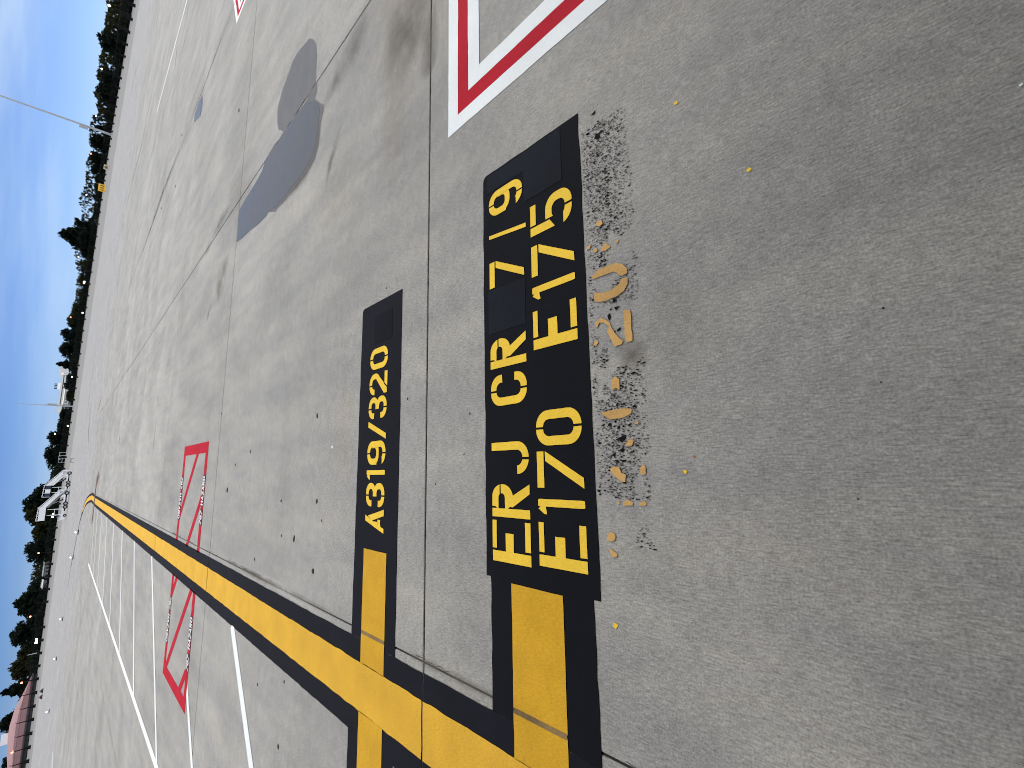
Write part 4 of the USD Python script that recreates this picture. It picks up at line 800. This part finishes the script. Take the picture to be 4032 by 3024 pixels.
r = np.random.default_rng(5)
ug = np.array([(159.52, 157.52, 2.5), (157.41, 159.63, 2.48), (155.23, 161.75, 2.47), (152.97, 163.89, 2.45), (150.64, 166.03, 2.43), (148.23, 168.18, 2.42), (145.75, 170.34, 2.4), (153.45, 185.35, 2.36), (160.66, 200.7, 2.32), (167.34, 216.36, 2.27), (173.48, 232.35, 2.23), (179.07, 248.65, 2.21), (184.08, 265.25, 2.29), (188.5, 282.13, 2.36), (192.31, 299.3, 2.43), (195.5, 316.73, 2.5), (198.05, 334.4, 2.57), (199.94, 352.32, 2.64), (201.17, 370.45, 2.71), (194.7, 375.13, 2.79), (188.06, 379.74, 2.86), (181.26, 384.26, 2.93), (174.29, 388.68, 3.0), (167.17, 393.0, 3.04), (159.89, 397.21, 3.08), (152.46, 401.3, 3.12), (144.9, 405.27, 3.16), (137.2, 409.11, 3.2), (129.38, 412.8, 3.24), (121.45, 416.36, 3.28), (113.41, 419.77, 3.32), (102.84, 413.22, 3.36), (92.57, 406.41, 3.4), (82.62, 399.37, 3.33), (73.0, 392.09, 3.27), (63.71, 384.59, 3.2), (54.78, 376.87, 1.63), (47.22, 377.18, 1.0), (39.98, 379.94, 1.0), (32.69, 382.55, 3.01), (25.36, 385.02, 3.08), (17.99, 387.34, 3.14), (10.6, 389.52, 3.2), (3.11, 382.12, 2.9), (-4.03, 374.57, 2.6), (-10.83, 366.89, 2.6), (-17.27, 359.1, 2.6), (-23.35, 351.2, 2.6), (-29.09, 343.21, 2.6), (-34.47, 335.13, 2.6), (-39.5, 326.98, 0.5), (-44.18, 318.78, 0.45), (-48.52, 310.52, 0.4), (-52.51, 302.22, 0.4), (-56.16, 293.89, 1.75), (-59.83, 287.21, 2.23), (-63.34, 281.03, 2.28), (-66.6, 274.83, 2.32), (-69.61, 268.62, 2.37), (-72.37, 262.4, 1.68), (-74.89, 256.18, 0.1), (-77.17, 249.96, 0.1), (-79.22, 243.76, 0.1), (-81.05, 237.57, 0.1), (-82.65, 231.4, 0.1), (-84.03, 225.26, 0.1), (-85.21, 219.14, 0.1), (-87.27, 215.59, 0.1), (-90.25, 214.36, 0.1), (-93.16, 213.11, 0.1), (-96.0, 211.85, 0.1), (-98.78, 210.56, 0.1), (-101.5, 209.27, 0.1)])
seg = np.linalg.norm(np.diff(ug[:, :2], axis=0), axis=1)
cum = np.concatenate([[0], np.cumsum(seg)])
n = 20000
t = r.random(n) * cum[-1]
px, py, hm = np.interp(t, cum, ug[:, 0]), np.interp(t, cum, ug[:, 1]), np.interp(t, cum, ug[:, 2])
off = 1 + (r.random(n) * 6 + 1) / np.hypot(px, py)
hh = hm * (0.55 + 0.9 * meshkit.fbm(np.column_stack([t * 0.07, np.zeros(n), np.zeros(n)]), 3, 8))
keep = hm > 0.15
obj('undergrowth', cards(np.column_stack([px * off, py * off, r.random(n) ** 0.8 * hh])[keep], 0.7, 6), M['dark_leaves'], kind='stuff', label='dark strip of undergrowth along the fence', cat='undergrowth')
far = [(274.38, 285.92, 14.0), (257.63, 301.1, 12.0), (296.12, 396.6, 12.0), (327.64, 553.23, 14.0), (285.99, 637.77, 16.0), (185.76, 687.58, 12.0), (66.25, 629.58, 8.0), (-28.78, 598.58, 8.0), (-74.51, 537.59, 12.0), (-108.21, 480.07, 10.0), (-137.38, 422.7, 6.0), (-168.77, 372.42, 6.0)]
fp = np.array(far)
seg = np.linalg.norm(np.diff(fp[:, :2], axis=0), axis=1)
cum = np.concatenate([[0], np.cumsum(seg)])
n = 9000
t = r.random(n) * cum[-1]
px, py = np.interp(t, cum, fp[:, 0]), np.interp(t, cum, fp[:, 1])
hh = np.interp(t, cum, fp[:, 2]) * (0.6 + 0.5 * meshkit.fbm(np.column_stack([t * 0.05, np.zeros(n), np.zeros(n)]), 3, 9))
off = 1 + r.random(n) * 25 / np.hypot(px, py)
obj('distant_wood', cards(np.column_stack([px * off, py * off, r.random(n) ** 0.7 * hh]), 1.5, 7), M['olive_leaves'], kind='stuff', label='low distant wood seen in the gaps between the trees', cat='wood')

# ------------------------------------------------------------------ buildings beyond the fence
def local(center, azim):
    """Things face the camera: x to the right, y away."""
    return center, azim
BU = {'white': (60.89, 466.04, -0.1299, 1), 'white_ext': (-12.62, 11.21), 'white_z': (0, 5.23, 6.62, 9.19), 'shed': (52.03, 416.76, -0.1242, 1), 'grey': (-48.41, 341.9, 0.1407, 1), 'grey_ext': (-8.43, 7.32, 2.35), 'gable': (-49.91, 314.85, 0.1572, 1), 'gable_ext': (-2.21, 2.67, 2.83), 'dome': (-80.71, 236.31, 0.3291, 1), 'dome_profile': [(-26.52, -0.62), (-20.88, 2.04), (-14.94, 3.63), (-11.29, 4.26), (-8.01, 4.72), (-4.34, 5.12), (-1.8, 5.26), (1.03, 5.26), (3.57, 4.91), (6.14, 4.56), (10.18, 3.08), (14.3, 1.75), (14.79, 1.23)], 'dome_ext': (-28.52, 14.79, 5.26, 1.45), 'roof_box': (-96.14, 273.3, 5.14, 3.6, 2.2)}
(wx, wy, waz, wscale) = BU['white']
b = thing('white_building', 'long white building with two rows of windows behind the trees', 'building', (wx, wy, 0), waz)
W0, W1 = BU['white_ext']
zr = BU['white_z']
obj('wall', bx(W0, W1, 0.3, 14, 0, zr[2]), M['building_grey'], b)
for z0, z1 in ((zr[2], zr[2] + 1.0), (zr[1], zr[1] + 0.9)):
    obj('fascia', bx(W0, W1, -0.6, 14.3, z0, z1), M['building_white'], b)
nw = 16
for i in range(nw):
    xa = W0 + (W1 - W0) * (i + 0.1) / nw
    f = obj('window', bx(xa, xa + (W1 - W0) / nw * 0.8, 0.12, 0.29, zr[1] + 1.0, zr[2] - 0.1), M['window_glass_dark'], b)
for xa, wd in ((W0 - 4.5, 6.0), (W1 - 1.0, 7.0)):
    obj('end_block', bx(xa, xa + wd, -1.0, 12, zr[1] - 1.0 if xa > W0 else zr[1], zr[2] + (1.0 if xa < W0 else 2.6)), M['building_white'], b)
obj('roof_cabin', bx(W0 + (W1 - W0) * 0.52, W0 + (W1 - W0) * 0.72, 3, 9, zr[2] + 1.0, zr[3]), M['building_white'], b)
for i in range(4):
    xa = W0 + (W1 - W0) * (0.54 + 0.045 * i)
    obj('vent', bar((xa, 5, zr[3]), (xa, 5, zr[3] + 1.6), 0.3, 6), M['dark_metal'], b)
obj('lower_wall', bx(W0 + 2, W1 - 3, 1.0, 13, 0, zr[1]), M['building_grey'], b)

(sx, sy, saz, ss) = BU['shed']
b = thing('low_shed', 'low white and blue shed behind the fence below the white building', 'shed', (sx, sy, 0), saz)
obj('wall', bx(-7, 7, 0, 5, 0, 2.2), M['blue_cladding'], b)
obj('upper_wall', bx(-7.05, 7.05, -0.05, 5.05, 2.2, 4.4), M['building_white'], b)
for i in range(6):
    obj('window', bx(-6.4 + i * 2.1, -4.8 + i * 2.1, -0.12, -0.05, 2.8, 3.9), M['building_grey'], b)
obj('roof', prism_x([(-0.3, 4.4), (5.3, 4.4), (5.3, 4.55), (2.5, 4.9), (-0.3, 4.55)], -7.3, 7.3), M['building_white'], b)
obj('doorway', bx(-4.8, -2.4, -0.10, -0.01, 0, 2.1), M['building_grey'], b)

(gx, gy, gaz, gs) = BU['grey']
b = thing('grey_building', 'low grey flat building with dark openings between two groups of trees', 'building', (gx, gy, 0), gaz)
G0, G1, gz = BU['grey_ext']
obj('wall', bx(G0, G1, 0, 18, 0, gz), M['building_grey'], b)
obj('roof', bx(G0 - 0.4, G1 + 0.4, -0.4, 18.4, gz, gz + 0.5), M['building_white'], b)
for i in range(9):
    xa = G0 + (G1 - G0) * (i + 0.2) / 9
    obj('window', bx(xa, xa + (G1 - G0) / 9 * 0.55, -0.06, -0.005, gz * 0.35, gz * 0.7), M['window_glass_dark'], b)

(gx, gy, gaz, gs) = BU['gable']
b = thing('gabled_building', 'pale gabled building half hidden by a big dark tree', 'building', (gx, gy, 0), gaz)
G0, G1, gz = BU['gable_ext']
obj('wall', bx(G0, G1, 0, 10, 0, gz * 0.68), M['building_grey'], b)
obj('roof', prism_x([(-0.6, gz * 0.68), (10.6, gz * 0.68), (5, gz)], G0 - 0.5, G1 + 0.5), M['building_white'], b)
obj('opening', bx(G0 + 1, G1 - 1.5, -0.08, -0.005, gz * 0.35, gz * 0.5), M['window_glass_dark'], b)
obj('band', bx(G0, G1, -0.05, -0.004, gz * 0.56, gz * 0.66), M['building_white'], b)

# hangar with the pale red curved roof
(dx, dy, daz, ds) = BU['dome']
D0, D1, dh, eave = BU['dome_ext']
b = thing('domed_hangar', 'wide hangar with a pale red curved roof at the left edge', 'hangar', (dx, dy, 0), daz)
obj('wall', bx(D0, D1, 0.4, 60, 0, eave), M['brown_wall'], b)
prof = BU['dome_profile']
pv = [(p[0], p[1]) for p in prof]
np_ = 14
for i in range(len(pv) - 1):
    (xa, za), (xb, zb) = pv[i], pv[i + 1]
    v, f = [], []
    ys = [0.0, 2.0, 6.0, 14.0, 30.0, 60.0]
    for yv in ys:
        k = min(1.0, 0.55 + 0.45 * math.sqrt(min(1, yv / 14.0)))
        v += [(xa, yv, eave + (za - eave) * k), (xb, yv, eave + (zb - eave) * k)]
    for q in range(len(ys) - 1):
        f += [(2 * q, 2 * q + 1, 2 * q + 3), (2 * q, 2 * q + 3, 2 * q + 2)]
    o = len(v)
    v += [(xa, 0.0, eave), (xb, 0.0, eave)]
    f += [(o, o + 1, 1), (o, 1, 0)]
    obj('roof_panel', trimesh.Trimesh(np.array(v), np.array(f), process=False), M['pink_roofing'], b)
obj('eave', bx(D0 - 0.5, D1 + 0.5, -0.3, 0.39, eave - 0.45, eave - 0.002), M['brown_wall'], b)
for i in range(10):
    xa = D0 + (D1 - D0) * (i + 0.15) / 10
    obj('door', bx(xa, xa + (D1 - D0) / 10 * 0.7, 0.30, 0.395, 0.1, eave * 0.72), M['window_glass_dark'], b)
(cx, cy, cz, cw, chh) = BU['roof_box']
b = thing('white_tank', 'white box structure standing above the curved red roof', 'rooftop unit', (cx, cy, 0), daz)
obj('body', bx(-cw / 2, cw / 2, -1.5, 1.5, cz, cz + chh), M['white_enamel'], b)
obj('support', cat(*[bar((sx_, sy_, 0), (sx_, sy_, cz), 0.25, 6) for sx_ in (-cw * 0.35, cw * 0.35) for sy_ in (-1, 1)]), M['galvanised_metal'], b)

# ------------------------------------------------------------------ masts and lamps
def mast(label, x, y, h, r0, r1, boxz, boxh, side, bw=1.1):
    t = thing('light_mast', label, 'mast', (x, y, 0))
    hb = min(h * 0.5, boxz)
    obj('lower_pole', bar((0, 0, 0), (0, 0, hb), r0, 10, r0 * 0.82), M['galvanised_metal'], t)
    obj('upper_pole', bar((0, 0, hb), (0, 0, h), r0 * 0.78, 8, r1), M['galvanised_metal'], t)
    obj('base_plate', bar((0, 0, -0.02), (0, 0, 0.3), r0 * 1.8, 10, r0 * 1.7), M['galvanised_metal'], t)
    if boxh:
        obj('control_box', bx(*( (-r0 - bw, -r0 * 0.6) if side < 0 else (r0 * 0.6, r0 + bw)), -0.4, 0.4, boxz, boxz + boxh), M['galvanised_metal'], t)
    if h > 35:
        obj('lamp_crown', cat(*[bar((1.6 * math.cos(a), 1.6 * math.sin(a), h - 0.5), (1.6 * math.cos(a), 1.6 * math.sin(a), h + 0.3), 0.35, 6) for a in np.linspace(0, 5.5, 8)] + [bar((0, 0, h - 0.2), (1.6 * math.cos(a), 1.6 * math.sin(a), h - 0.1), 0.06, 4) for a in np.linspace(0, 5.5, 8)]), M['lamp_housing'], t)
for m_ in [('tall grey light mast reaching out of the picture at right', 149.91, 259.86, 52.0, 0.5, 0.24, 8.19, 2.8000000000000007, -1, 0.9), ('shorter grey light mast before the white building', 34.51, 328.19, 20.15, 0.36, 0.08, 6.08, 3.4800000000000004, 1, 0.5), ('pale mast rising behind the curved red roof', -114.26, 341.33, 40.0, 0.7, 0.45, 0, 0, 1, 0.5)]:
    mast(*m_)

for k, (x, y, h, mat, lab, kind) in enumerate([
    (142.88, 174.79, 5.49, 'warm_lamp_glow', 'lit street lamp nearest the right edge', 'post'),
    (188.75, 273.11, 6.97, 'warm_lamp_glow', 'lit street lamp just above the dark tree at right', 'post'),
    (185.3, 308.83, 7.12, 'warm_lamp_glow', 'lit street lamp right of the tall mast', 'post'),
    (191.54, 361.41, 7.73, 'red_lamp_glow', 'red lamp at the top of the dark tree left of the tall mast', 'm'),
    (169.21, 371.53, 7.24, 'warm_lamp_glow', 'lit street lamp just left of the yellow sign', 'post'),
    (135.44, 390.62, 7.09, 'warm_lamp_glow', 'lit street lamp left of the tallest lone tree', 'post'),
    (101.0, 394.89, 1.46, 'white_lamp_glow', 'bright round white light low among the olive trees', 'm'),
    (96.63, 393.0, 6.6, 'red_lamp_glow', 'small orange lamp at the top of the olive trees', 'm'),
    (54.65, 360.58, 2.17, 'white_lamp_glow', 'bright round light before the white building', 'm'),
    (55.89, 360.39, 6.17, 'red_lamp_glow', 'small red light on the right end of the white building', 'm'),
    (27.4, 364.66, 0.99, 'white_lamp_glow', 'small white light low in the bluish trees', 'm'),
    (22.79, 366.14, 5.83, 'warm_lamp_glow', 'orange lamp in the tree right of the white frames', 'm'),
    (-34.11, 307.5, 4.8, 'red_lamp_glow', 'red lamp in front of the tall dark tree', 'm'),
    (-53.29, 269.79, 4.2, 'red_lamp_glow', 'red lamp left of the biggest dark tree', 'm'),
    (-68.16, 239.8, 3.71, 'red_lamp_glow', 'red lamp by the tree next to the curved roof', 'm'),
    (-77.36, 208.52, 3.34, 'red_lamp_glow', 'red lamp in front of the curved red roof', 'm')]):
    t = thing('street_lamp' if kind == 'post' else 'marker_light', lab, 'street lamp' if kind == 'post' else 'marker light', (x, y, 0))
    rr0 = 0.16 if kind == 'post' else 0.10
    obj('pole', bar((0, 0, -0.05), (0, 0, h - 0.35), rr0, 7, rr0 * 0.55), M['dark_metal'], t)
    if kind == 'post':
        obj('arm', bar((0, 0, h - 0.4), (0.5, -0.4, h - 0.1), 0.06, 5), M['dark_metal'], t)
        obj('lamp_head', bx(-0.15, 0.75, -0.55, -0.2, h + 0.05, h + 0.25), M['lamp_housing'], t)
    s = {'warm_lamp_glow': 0.30, 'white_lamp_glow': 0.36, 'red_lamp_glow': 0.30}[mat]
    lm = trimesh.creation.icosphere(subdivisions=2, radius=s)
    lm.apply_translation((0.15 if kind == 'post' else 0, -0.3 if kind == 'post' else 0, h))
    obj('lamp', lm, M[mat], t, smooth=True)

for k, (x, y, h, a) in enumerate([(-19.76, 336.66, 1.9, 0.059), (-61.35, 264.23, 1.53, 0.228), (120.5, 393.18, 2.64, -0.297)]):
    t = thing('floodlight', ['pair of bright square lights against the dark trees left of the stairs', 'pair of bright square lights under the trees at the left', 'pair of small square lights in front of the olive trees'][k], 'floodlight', (x, y, 0), a)
    obj('pole', bar((0, 0, 0), (0, 0, h - 0.4), 0.12, 6, 0.08), M['dark_metal'], t)
    for s in (-1, 1):
        hd = obj('lamp_head', bx(s * 0.5 - 0.42, s * 0.5 + 0.42, -0.05, 0.25, h - 0.40, h + 0.40), M['lamp_housing'], t)
        obj('lamp', bx(s * 0.5 - 0.36, s * 0.5 + 0.36, -0.09, -0.052, h - 0.33, h + 0.33), M['white_lamp_glow'], hd)

(x, y, h) = (-57.49, 231.07, 3.15)
t = thing('white_pole', 'plain white leaning pole in front of the olive trees at left', 'pole', (x, y, 0))
obj('shaft', bar((0, 0, 0), (-0.15, 0, h), 0.22, 8, 0.14), M['white_enamel'], t)
obj('base_plate', bx(-0.4, 0.4, -0.4, 0.4, 0, 0.12), M['galvanised_metal'], t)

# dead trunks / leaning poles near the right edge
for k, (x, y, h, bend) in enumerate([(142.53, 173.69, 4.25, -1.2), (150.58, 190.73, 4.58, -2.2), (167.69, 233.95, 4.85, -2.0), (183.91, 297.1, 5.62, -1.5), (162.52, 375.78, 5.26, -0.3)]):
    t = thing('bare_pole', ['dark forked pole below the lamp at the right edge', 'dark curved pole beside the round dark tree at the right', 'thin curved dark pole between two dark trees at the right', 'thin dark pole near the lamp by the tall mast', 'thin dark pole over the low olive hedge'][k], 'pole', (x, y, 0))
    obj('shaft', bar((0, 0, 0), (0, 0, h * 0.78), 0.32 if k < 2 else 0.18, 7, 0.2 if k < 2 else 0.1), M['dark_metal'], t)
    obj('tip', cat(bar((0, 0, h * 0.77), (bend * 0.4, 0, h * 0.9), 0.2 if k < 2 else 0.1, 6, 0.12 if k < 2 else 0.07), bar((bend * 0.4, 0, h * 0.89), (bend, 0, h), 0.12 if k < 2 else 0.07, 5, 0.04)), M['dark_metal'], t)

# ------------------------------------------------------------------ signs, edge lights, cones, frames
def sign(x, y, a, w, h, z0, yellow):
    t = thing('airfield_sign', 'bright yellow airfield sign with three black slanted marks' if yellow else 'smaller cream airfield sign with a brown square face', 'sign', (x, y, 0), a)
    obj('panel', bx(-w / 2, w / 2, 0, 0.25, z0, z0 + h), M['sign_yellow' if yellow else 'sign_cream'], t)
    for s in (-0.35, 0.35):
        obj('leg', bx(s * w - 0.06, s * w + 0.06, 0.05, 0.18, 0, z0), M['dark_metal'], t)
    if yellow:
        for q in (-0.3, 0.0, 0.3):
            pts = [(q * w - 0.14 * w, z0 + 0.30 * h), (q * w - 0.03 * w, z0 + 0.18 * h), (q * w + 0.11 * w, z0 + 0.52 * h), (q * w - 0.02 * w, z0 + 0.84 * h), (q * w - 0.09 * w, z0 + 0.74 * h), (q * w + 0.0 * w, z0 + 0.52 * h)]
            obj('mark', prism_y(pts, -0.012, -0.001), M['debris_dark'], t)
    else:
        obj('face', bx(-w * 0.30, w * 0.30, -0.012, -0.001, z0 + 0.18 * h, z0 + 0.84 * h), M['sign_brown'], t)
for s_ in [(98.46, 206.97, -0.444, 2.500313147229415, 1.9099614319113591, 0.25, 1), (104.22, 202.48, -0.475, 1.5527014318958976, 1.2651641296929534, 0.25, 0)]:
    sign(*s_)

src = None
for k, (x, y) in enumerate([(-5.01, 58.5), (-7.65, 62.81), (-14.36, 68.99), (-18.68, 71.36), (-23.94, 72.38)]):
    lab = ['pale edge light on the taxiway beside the stairs', 'pale edge light left of the stairs on the taxiway', 'pale edge light below the red lamp', 'pale edge light left of the white pole', 'pale edge light below the curved red roof'][k]
    if src is None:
        src = thing('edge_light', lab, 'edge light', (x, y, 0), group='edge lights along the taxiway')
        obj('base', bar((0, 0, 0), (0, 0, 0.05), 0.22, 10, 0.2), M['dark_metal'], src)
        obj('stem', bar((0, 0, 0.05), (0, 0, 0.18), 0.03, 8), M['galvanised_metal'], src)
        lm = trimesh.creation.icosphere(subdivisions=2, radius=0.06); lm.apply_translation((0, 0, 0.22))
        obj('lens', lm, M['edge_lamp_glow'], src, smooth=True)
    else:
        copy_of(src, 'edge_light', lab, (x, y, 0))

for k, (x, y) in enumerate([(-35.39, 117.56), (-36.15, 117.0)]):
    t = thing('wheel_chock', 'dark maroon wheel chock, the one nearer the stairs' if k == 0 else 'dark maroon wheel chock, the one nearer the curved red roof', 'wheel chock', (x, y, 0))
    obj('body', prism_y([(-0.32, 0), (0.32, 0), (0.12, 0.34), (-0.12, 0.34)], -0.25, 0.25), M['maroon_plastic'], t)
    obj('handle', cat(bar((0, 0, 0.33), (0.04, 0, 0.48), 0.035, 7), bx(-0.34, 0.34, -0.27, 0.27, 0, 0.05)), M['maroon_plastic'], t)

for k, (x, y, a, w, h) in enumerate([(11.51, 361.78, -0.032, 2.0, 2.66), (9.57, 361.99, -0.026, 2.0, 2.81)]):
    t = thing('pipe_frame', 'white pipe frame like half a gate, the one farther from the stairs' if k == 0 else 'white pipe frame next to the wire cart', 'frame', (x, y, 0), a, 'white pipe frames by the dark trees')
    obj('upright', bar((w / 2, 0, 0), (w / 2, 0, h), 0.11, 8), M['white_enamel'], t)
    obj('crossbar', bar((w / 2, 0, h - 0.05), (-w / 2, 0, h - 0.05), 0.10, 8), M['white_enamel'], t)
    obj('drop', bar((-w / 2, 0, h), (-w / 2, 0, h * 0.72), 0.11, 8), M['white_enamel'], t)
(x, y, a) = (2.871, 129.473, -0.022)
t = thing('wire_cart', 'thin wire trolley standing on the pavement right of the stairs', 'cart', (x, y, 0), a)
for sx_ in (-0.42, 0.42):
    for sy_ in (-0.5, 0.5):
        obj('upright', bar((sx_, sy_, 0.3), (sx_, sy_, 2.15), 0.03, 5), M['galvanised_metal'], t)
        obj('wheel', bar((sx_ - 0.04, sy_, 0.14), (sx_ + 0.04, sy_, 0.14), 0.14, 10), M['tyre_rubber'], t)
for z in (0.75, 1.2, 1.65, 2.12):
    obj('rail', cat(bar((-0.42, -0.5, z), (0.42, -0.5, z), 0.025, 5), bar((-0.42, 0.5, z), (0.42, 0.5, z), 0.025, 5), bar((-0.42, -0.5, z), (-0.42, 0.5, z), 0.025, 5), bar((0.42, -0.5, z), (0.42, 0.5, z), 0.025, 5)), M['galvanised_metal'], t)
obj('deck', bx(-0.45, 0.45, -0.55, 0.55, 0.30, 0.42), M['tread_grey'], t)

# ------------------------------------------------------------------ passenger stairs
def wheel(t, x, y, r, w=0.28):
    wh = obj('wheel', bar((x, y - w / 2, r), (x, y + w / 2, r), r, 16), M['tyre_rubber'], t)
    obj('hub', bar((x, y - w / 2 - 0.02, r), (x, y - w / 2 + 0.05, r), r * 0.45, 12), M['galvanised_metal'], wh)

def airstair(label, x, y, a, s, solid):
    """Foot of the stairs to the right (+x), landing to the left (-x); the near side faces -y."""
    t = thing('passenger_stairs', label, 'passenger stairs', (x, y, 0), a)
    S = lambda *q: [v * s for v in q]
    deck, wd = 3.35 * s, 0.85 * s
    foot, top, land = 2.9 * s, -0.7 * s, -3.35 * s
    # chassis
    obj('chassis', bx(-2.9 * s, 2.6 * s, -wd, wd, 0.55 * s, 0.85 * s), M['white_enamel'], t)
    obj('skirt', bx(-1.6 * s, 2.0 * s, -wd * 1.02, wd * 1.02, 0.35 * s, 0.56 * s), M['dark_metal'], t)
    obj('bumper', cat(bx(-3.4 * s, -2.9 * s, -wd * 1.1, wd * 1.1, 0.40 * s, 1.00 * s), bx(-3.5 * s, -3.4 * s, -wd * 1.15, wd * 1.15, 0.8 * s, 1.35 * s)), M['white_enamel'], t)
    for xw in (-2.55 * s, -0.75 * s, -0.05 * s, 2.15 * s):
        for yw in (-wd * 0.95, wd * 0.95):
            wheel(t, xw, yw, (0.42 if xw > -2 * s else 0.30) * s, 0.24 * s)
    obj('engine_cover', bx(1.35 * s, 2.65 * s, -wd, wd, 0.86 * s, 1.55 * s), M['white_enamel'], t)
    obj('driver_seat', cat(bx(0.6 * s, 1.0 * s, -0.3 * s, 0.3 * s, 0.86 * s, 1.1 * s), bx(0.5 * s, 0.62 * s, -0.3 * s, 0.3 * s, 1.1 * s, 1.6 * s)), M['tyre_rubber'], t)
    # flight: treads between two stringers with side panels above
    nst = 15
    for i in range(nst):
        k0 = (i + 0.5) / nst
        xs, zs = foot + (top - foot) * k0, 0.5 * s + (deck - 0.5 * s) * k0
        obj('step', bx(xs - 0.15 * s, xs + 0.15 * s, -wd * 0.92, wd * 0.92, zs - 0.04 * s, zs + 0.02 * s), M['tread_grey'], t)
    def slant(z0a, z1a, z0b, z1b, y0, y1, x0=foot, x1=top):
        return prism_y([(x0, z0a), (x0, z1a), (x1, z1b), (x1, z0b)], y0, y1)
    for sy_ in (-1, 1):
        ya, yb = sorted((sy_ * wd, sy_ * wd * 0.95))
        obj('stringer', slant(0.22 * s, 0.62 * s, deck - 0.42 * s, deck + 0.02 * s, ya, yb), M['white_enamel' if not solid else 'tread_grey'], t)
        obj('side_panel', slant(0.75 * s, 1.45 * s, deck + 0.05 * s, deck + 0.95 * s, ya, yb), M['white_enamel'], t)
        obj('handrail', cat(bar((foot, sy_ * wd, 1.62 * s), (top, sy_ * wd, deck + 1.15 * s), 0.05 * s, 6), bar((top, sy_ * wd, deck + 1.15 * s), (land, sy_ * wd, deck + 1.30 * s), 0.05 * s, 6),
                            *[bar((foot + (top - foot) * q, sy_ * wd, 1.4 * s + (deck - 0.5 * s) * q), (foot + (top - foot) * q, sy_ * wd, 1.65 * s + (deck - 0.5 * s) * q), 0.04 * s, 5) for q in (0.0, 0.25, 0.5, 0.75)]), M['white_enamel'], t)
    # landing with panelled sides
    obj('landing', bx(land, top + 0.05 * s, -wd, wd, deck - 0.18 * s, deck), M['dark_metal'], t)
    edges = np.linspace(top, land, 4)
    for sy_ in (-1, 1):
        for q in range(3):
            xa, xb = sorted((edges[q], edges[q + 1]))
            ya, yb = sorted((sy_ * wd * 1.01, sy_ * wd * 0.96))
            obj('landing_panel', bx(xa + 0.025 * s, xb - 0.025 * s, ya, yb, deck + 0.01 * s, deck + (1.02 if solid else 0.9) * s), M['white_enamel' if solid or q == 1 else 'navy_canvas'], t)
        for q in range(4):
            obj('post', bar((edges[q], sy_ * wd, deck), (edges[q], sy_ * wd, deck + 1.32 * s), 0.04 * s, 6), M['white_enamel'], t)
    # legs carrying the landing
    for xl in (-1.15 * s, -2.35 * s):
        for sy_ in (-0.8, 0.8):
            obj('leg', bar((xl, sy_ * wd, 0.85 * s), (xl, sy_ * wd, deck - 0.18 * s), 0.075 * s, 8), M['white_enamel'], t)
    for sy_ in (-0.8, 0.8):
        obj('brace', cat(bar((-1.15 * s, sy_ * wd, 2.0 * s), (-2.35 * s, sy_ * wd, 2.0 * s), 0.06 * s, 6), bar((-2.35 * s, sy_ * wd, 0.9 * s), (-2.6 * s, sy_ * wd, 0.9 * s), 0.05 * s, 6)), M['white_enamel'], t)
    obj('hydraulic_ram', bar((0.9 * s, 0, 0.85 * s), (-0.1 * s, 0, deck - 0.7 * s), 0.10 * s, 8, 0.07 * s), M['galvanised_metal'], t)
    return t
for q in [('front white passenger stairs with panelled landing', -5.129, 123.111, 0.042, 0.8575958519951103, True), ('rear white passenger stairs with open rails and dark canvas', -1.322, 127.744, 0.01, 0.7971652440250214, False)]:
    airstair(*q)
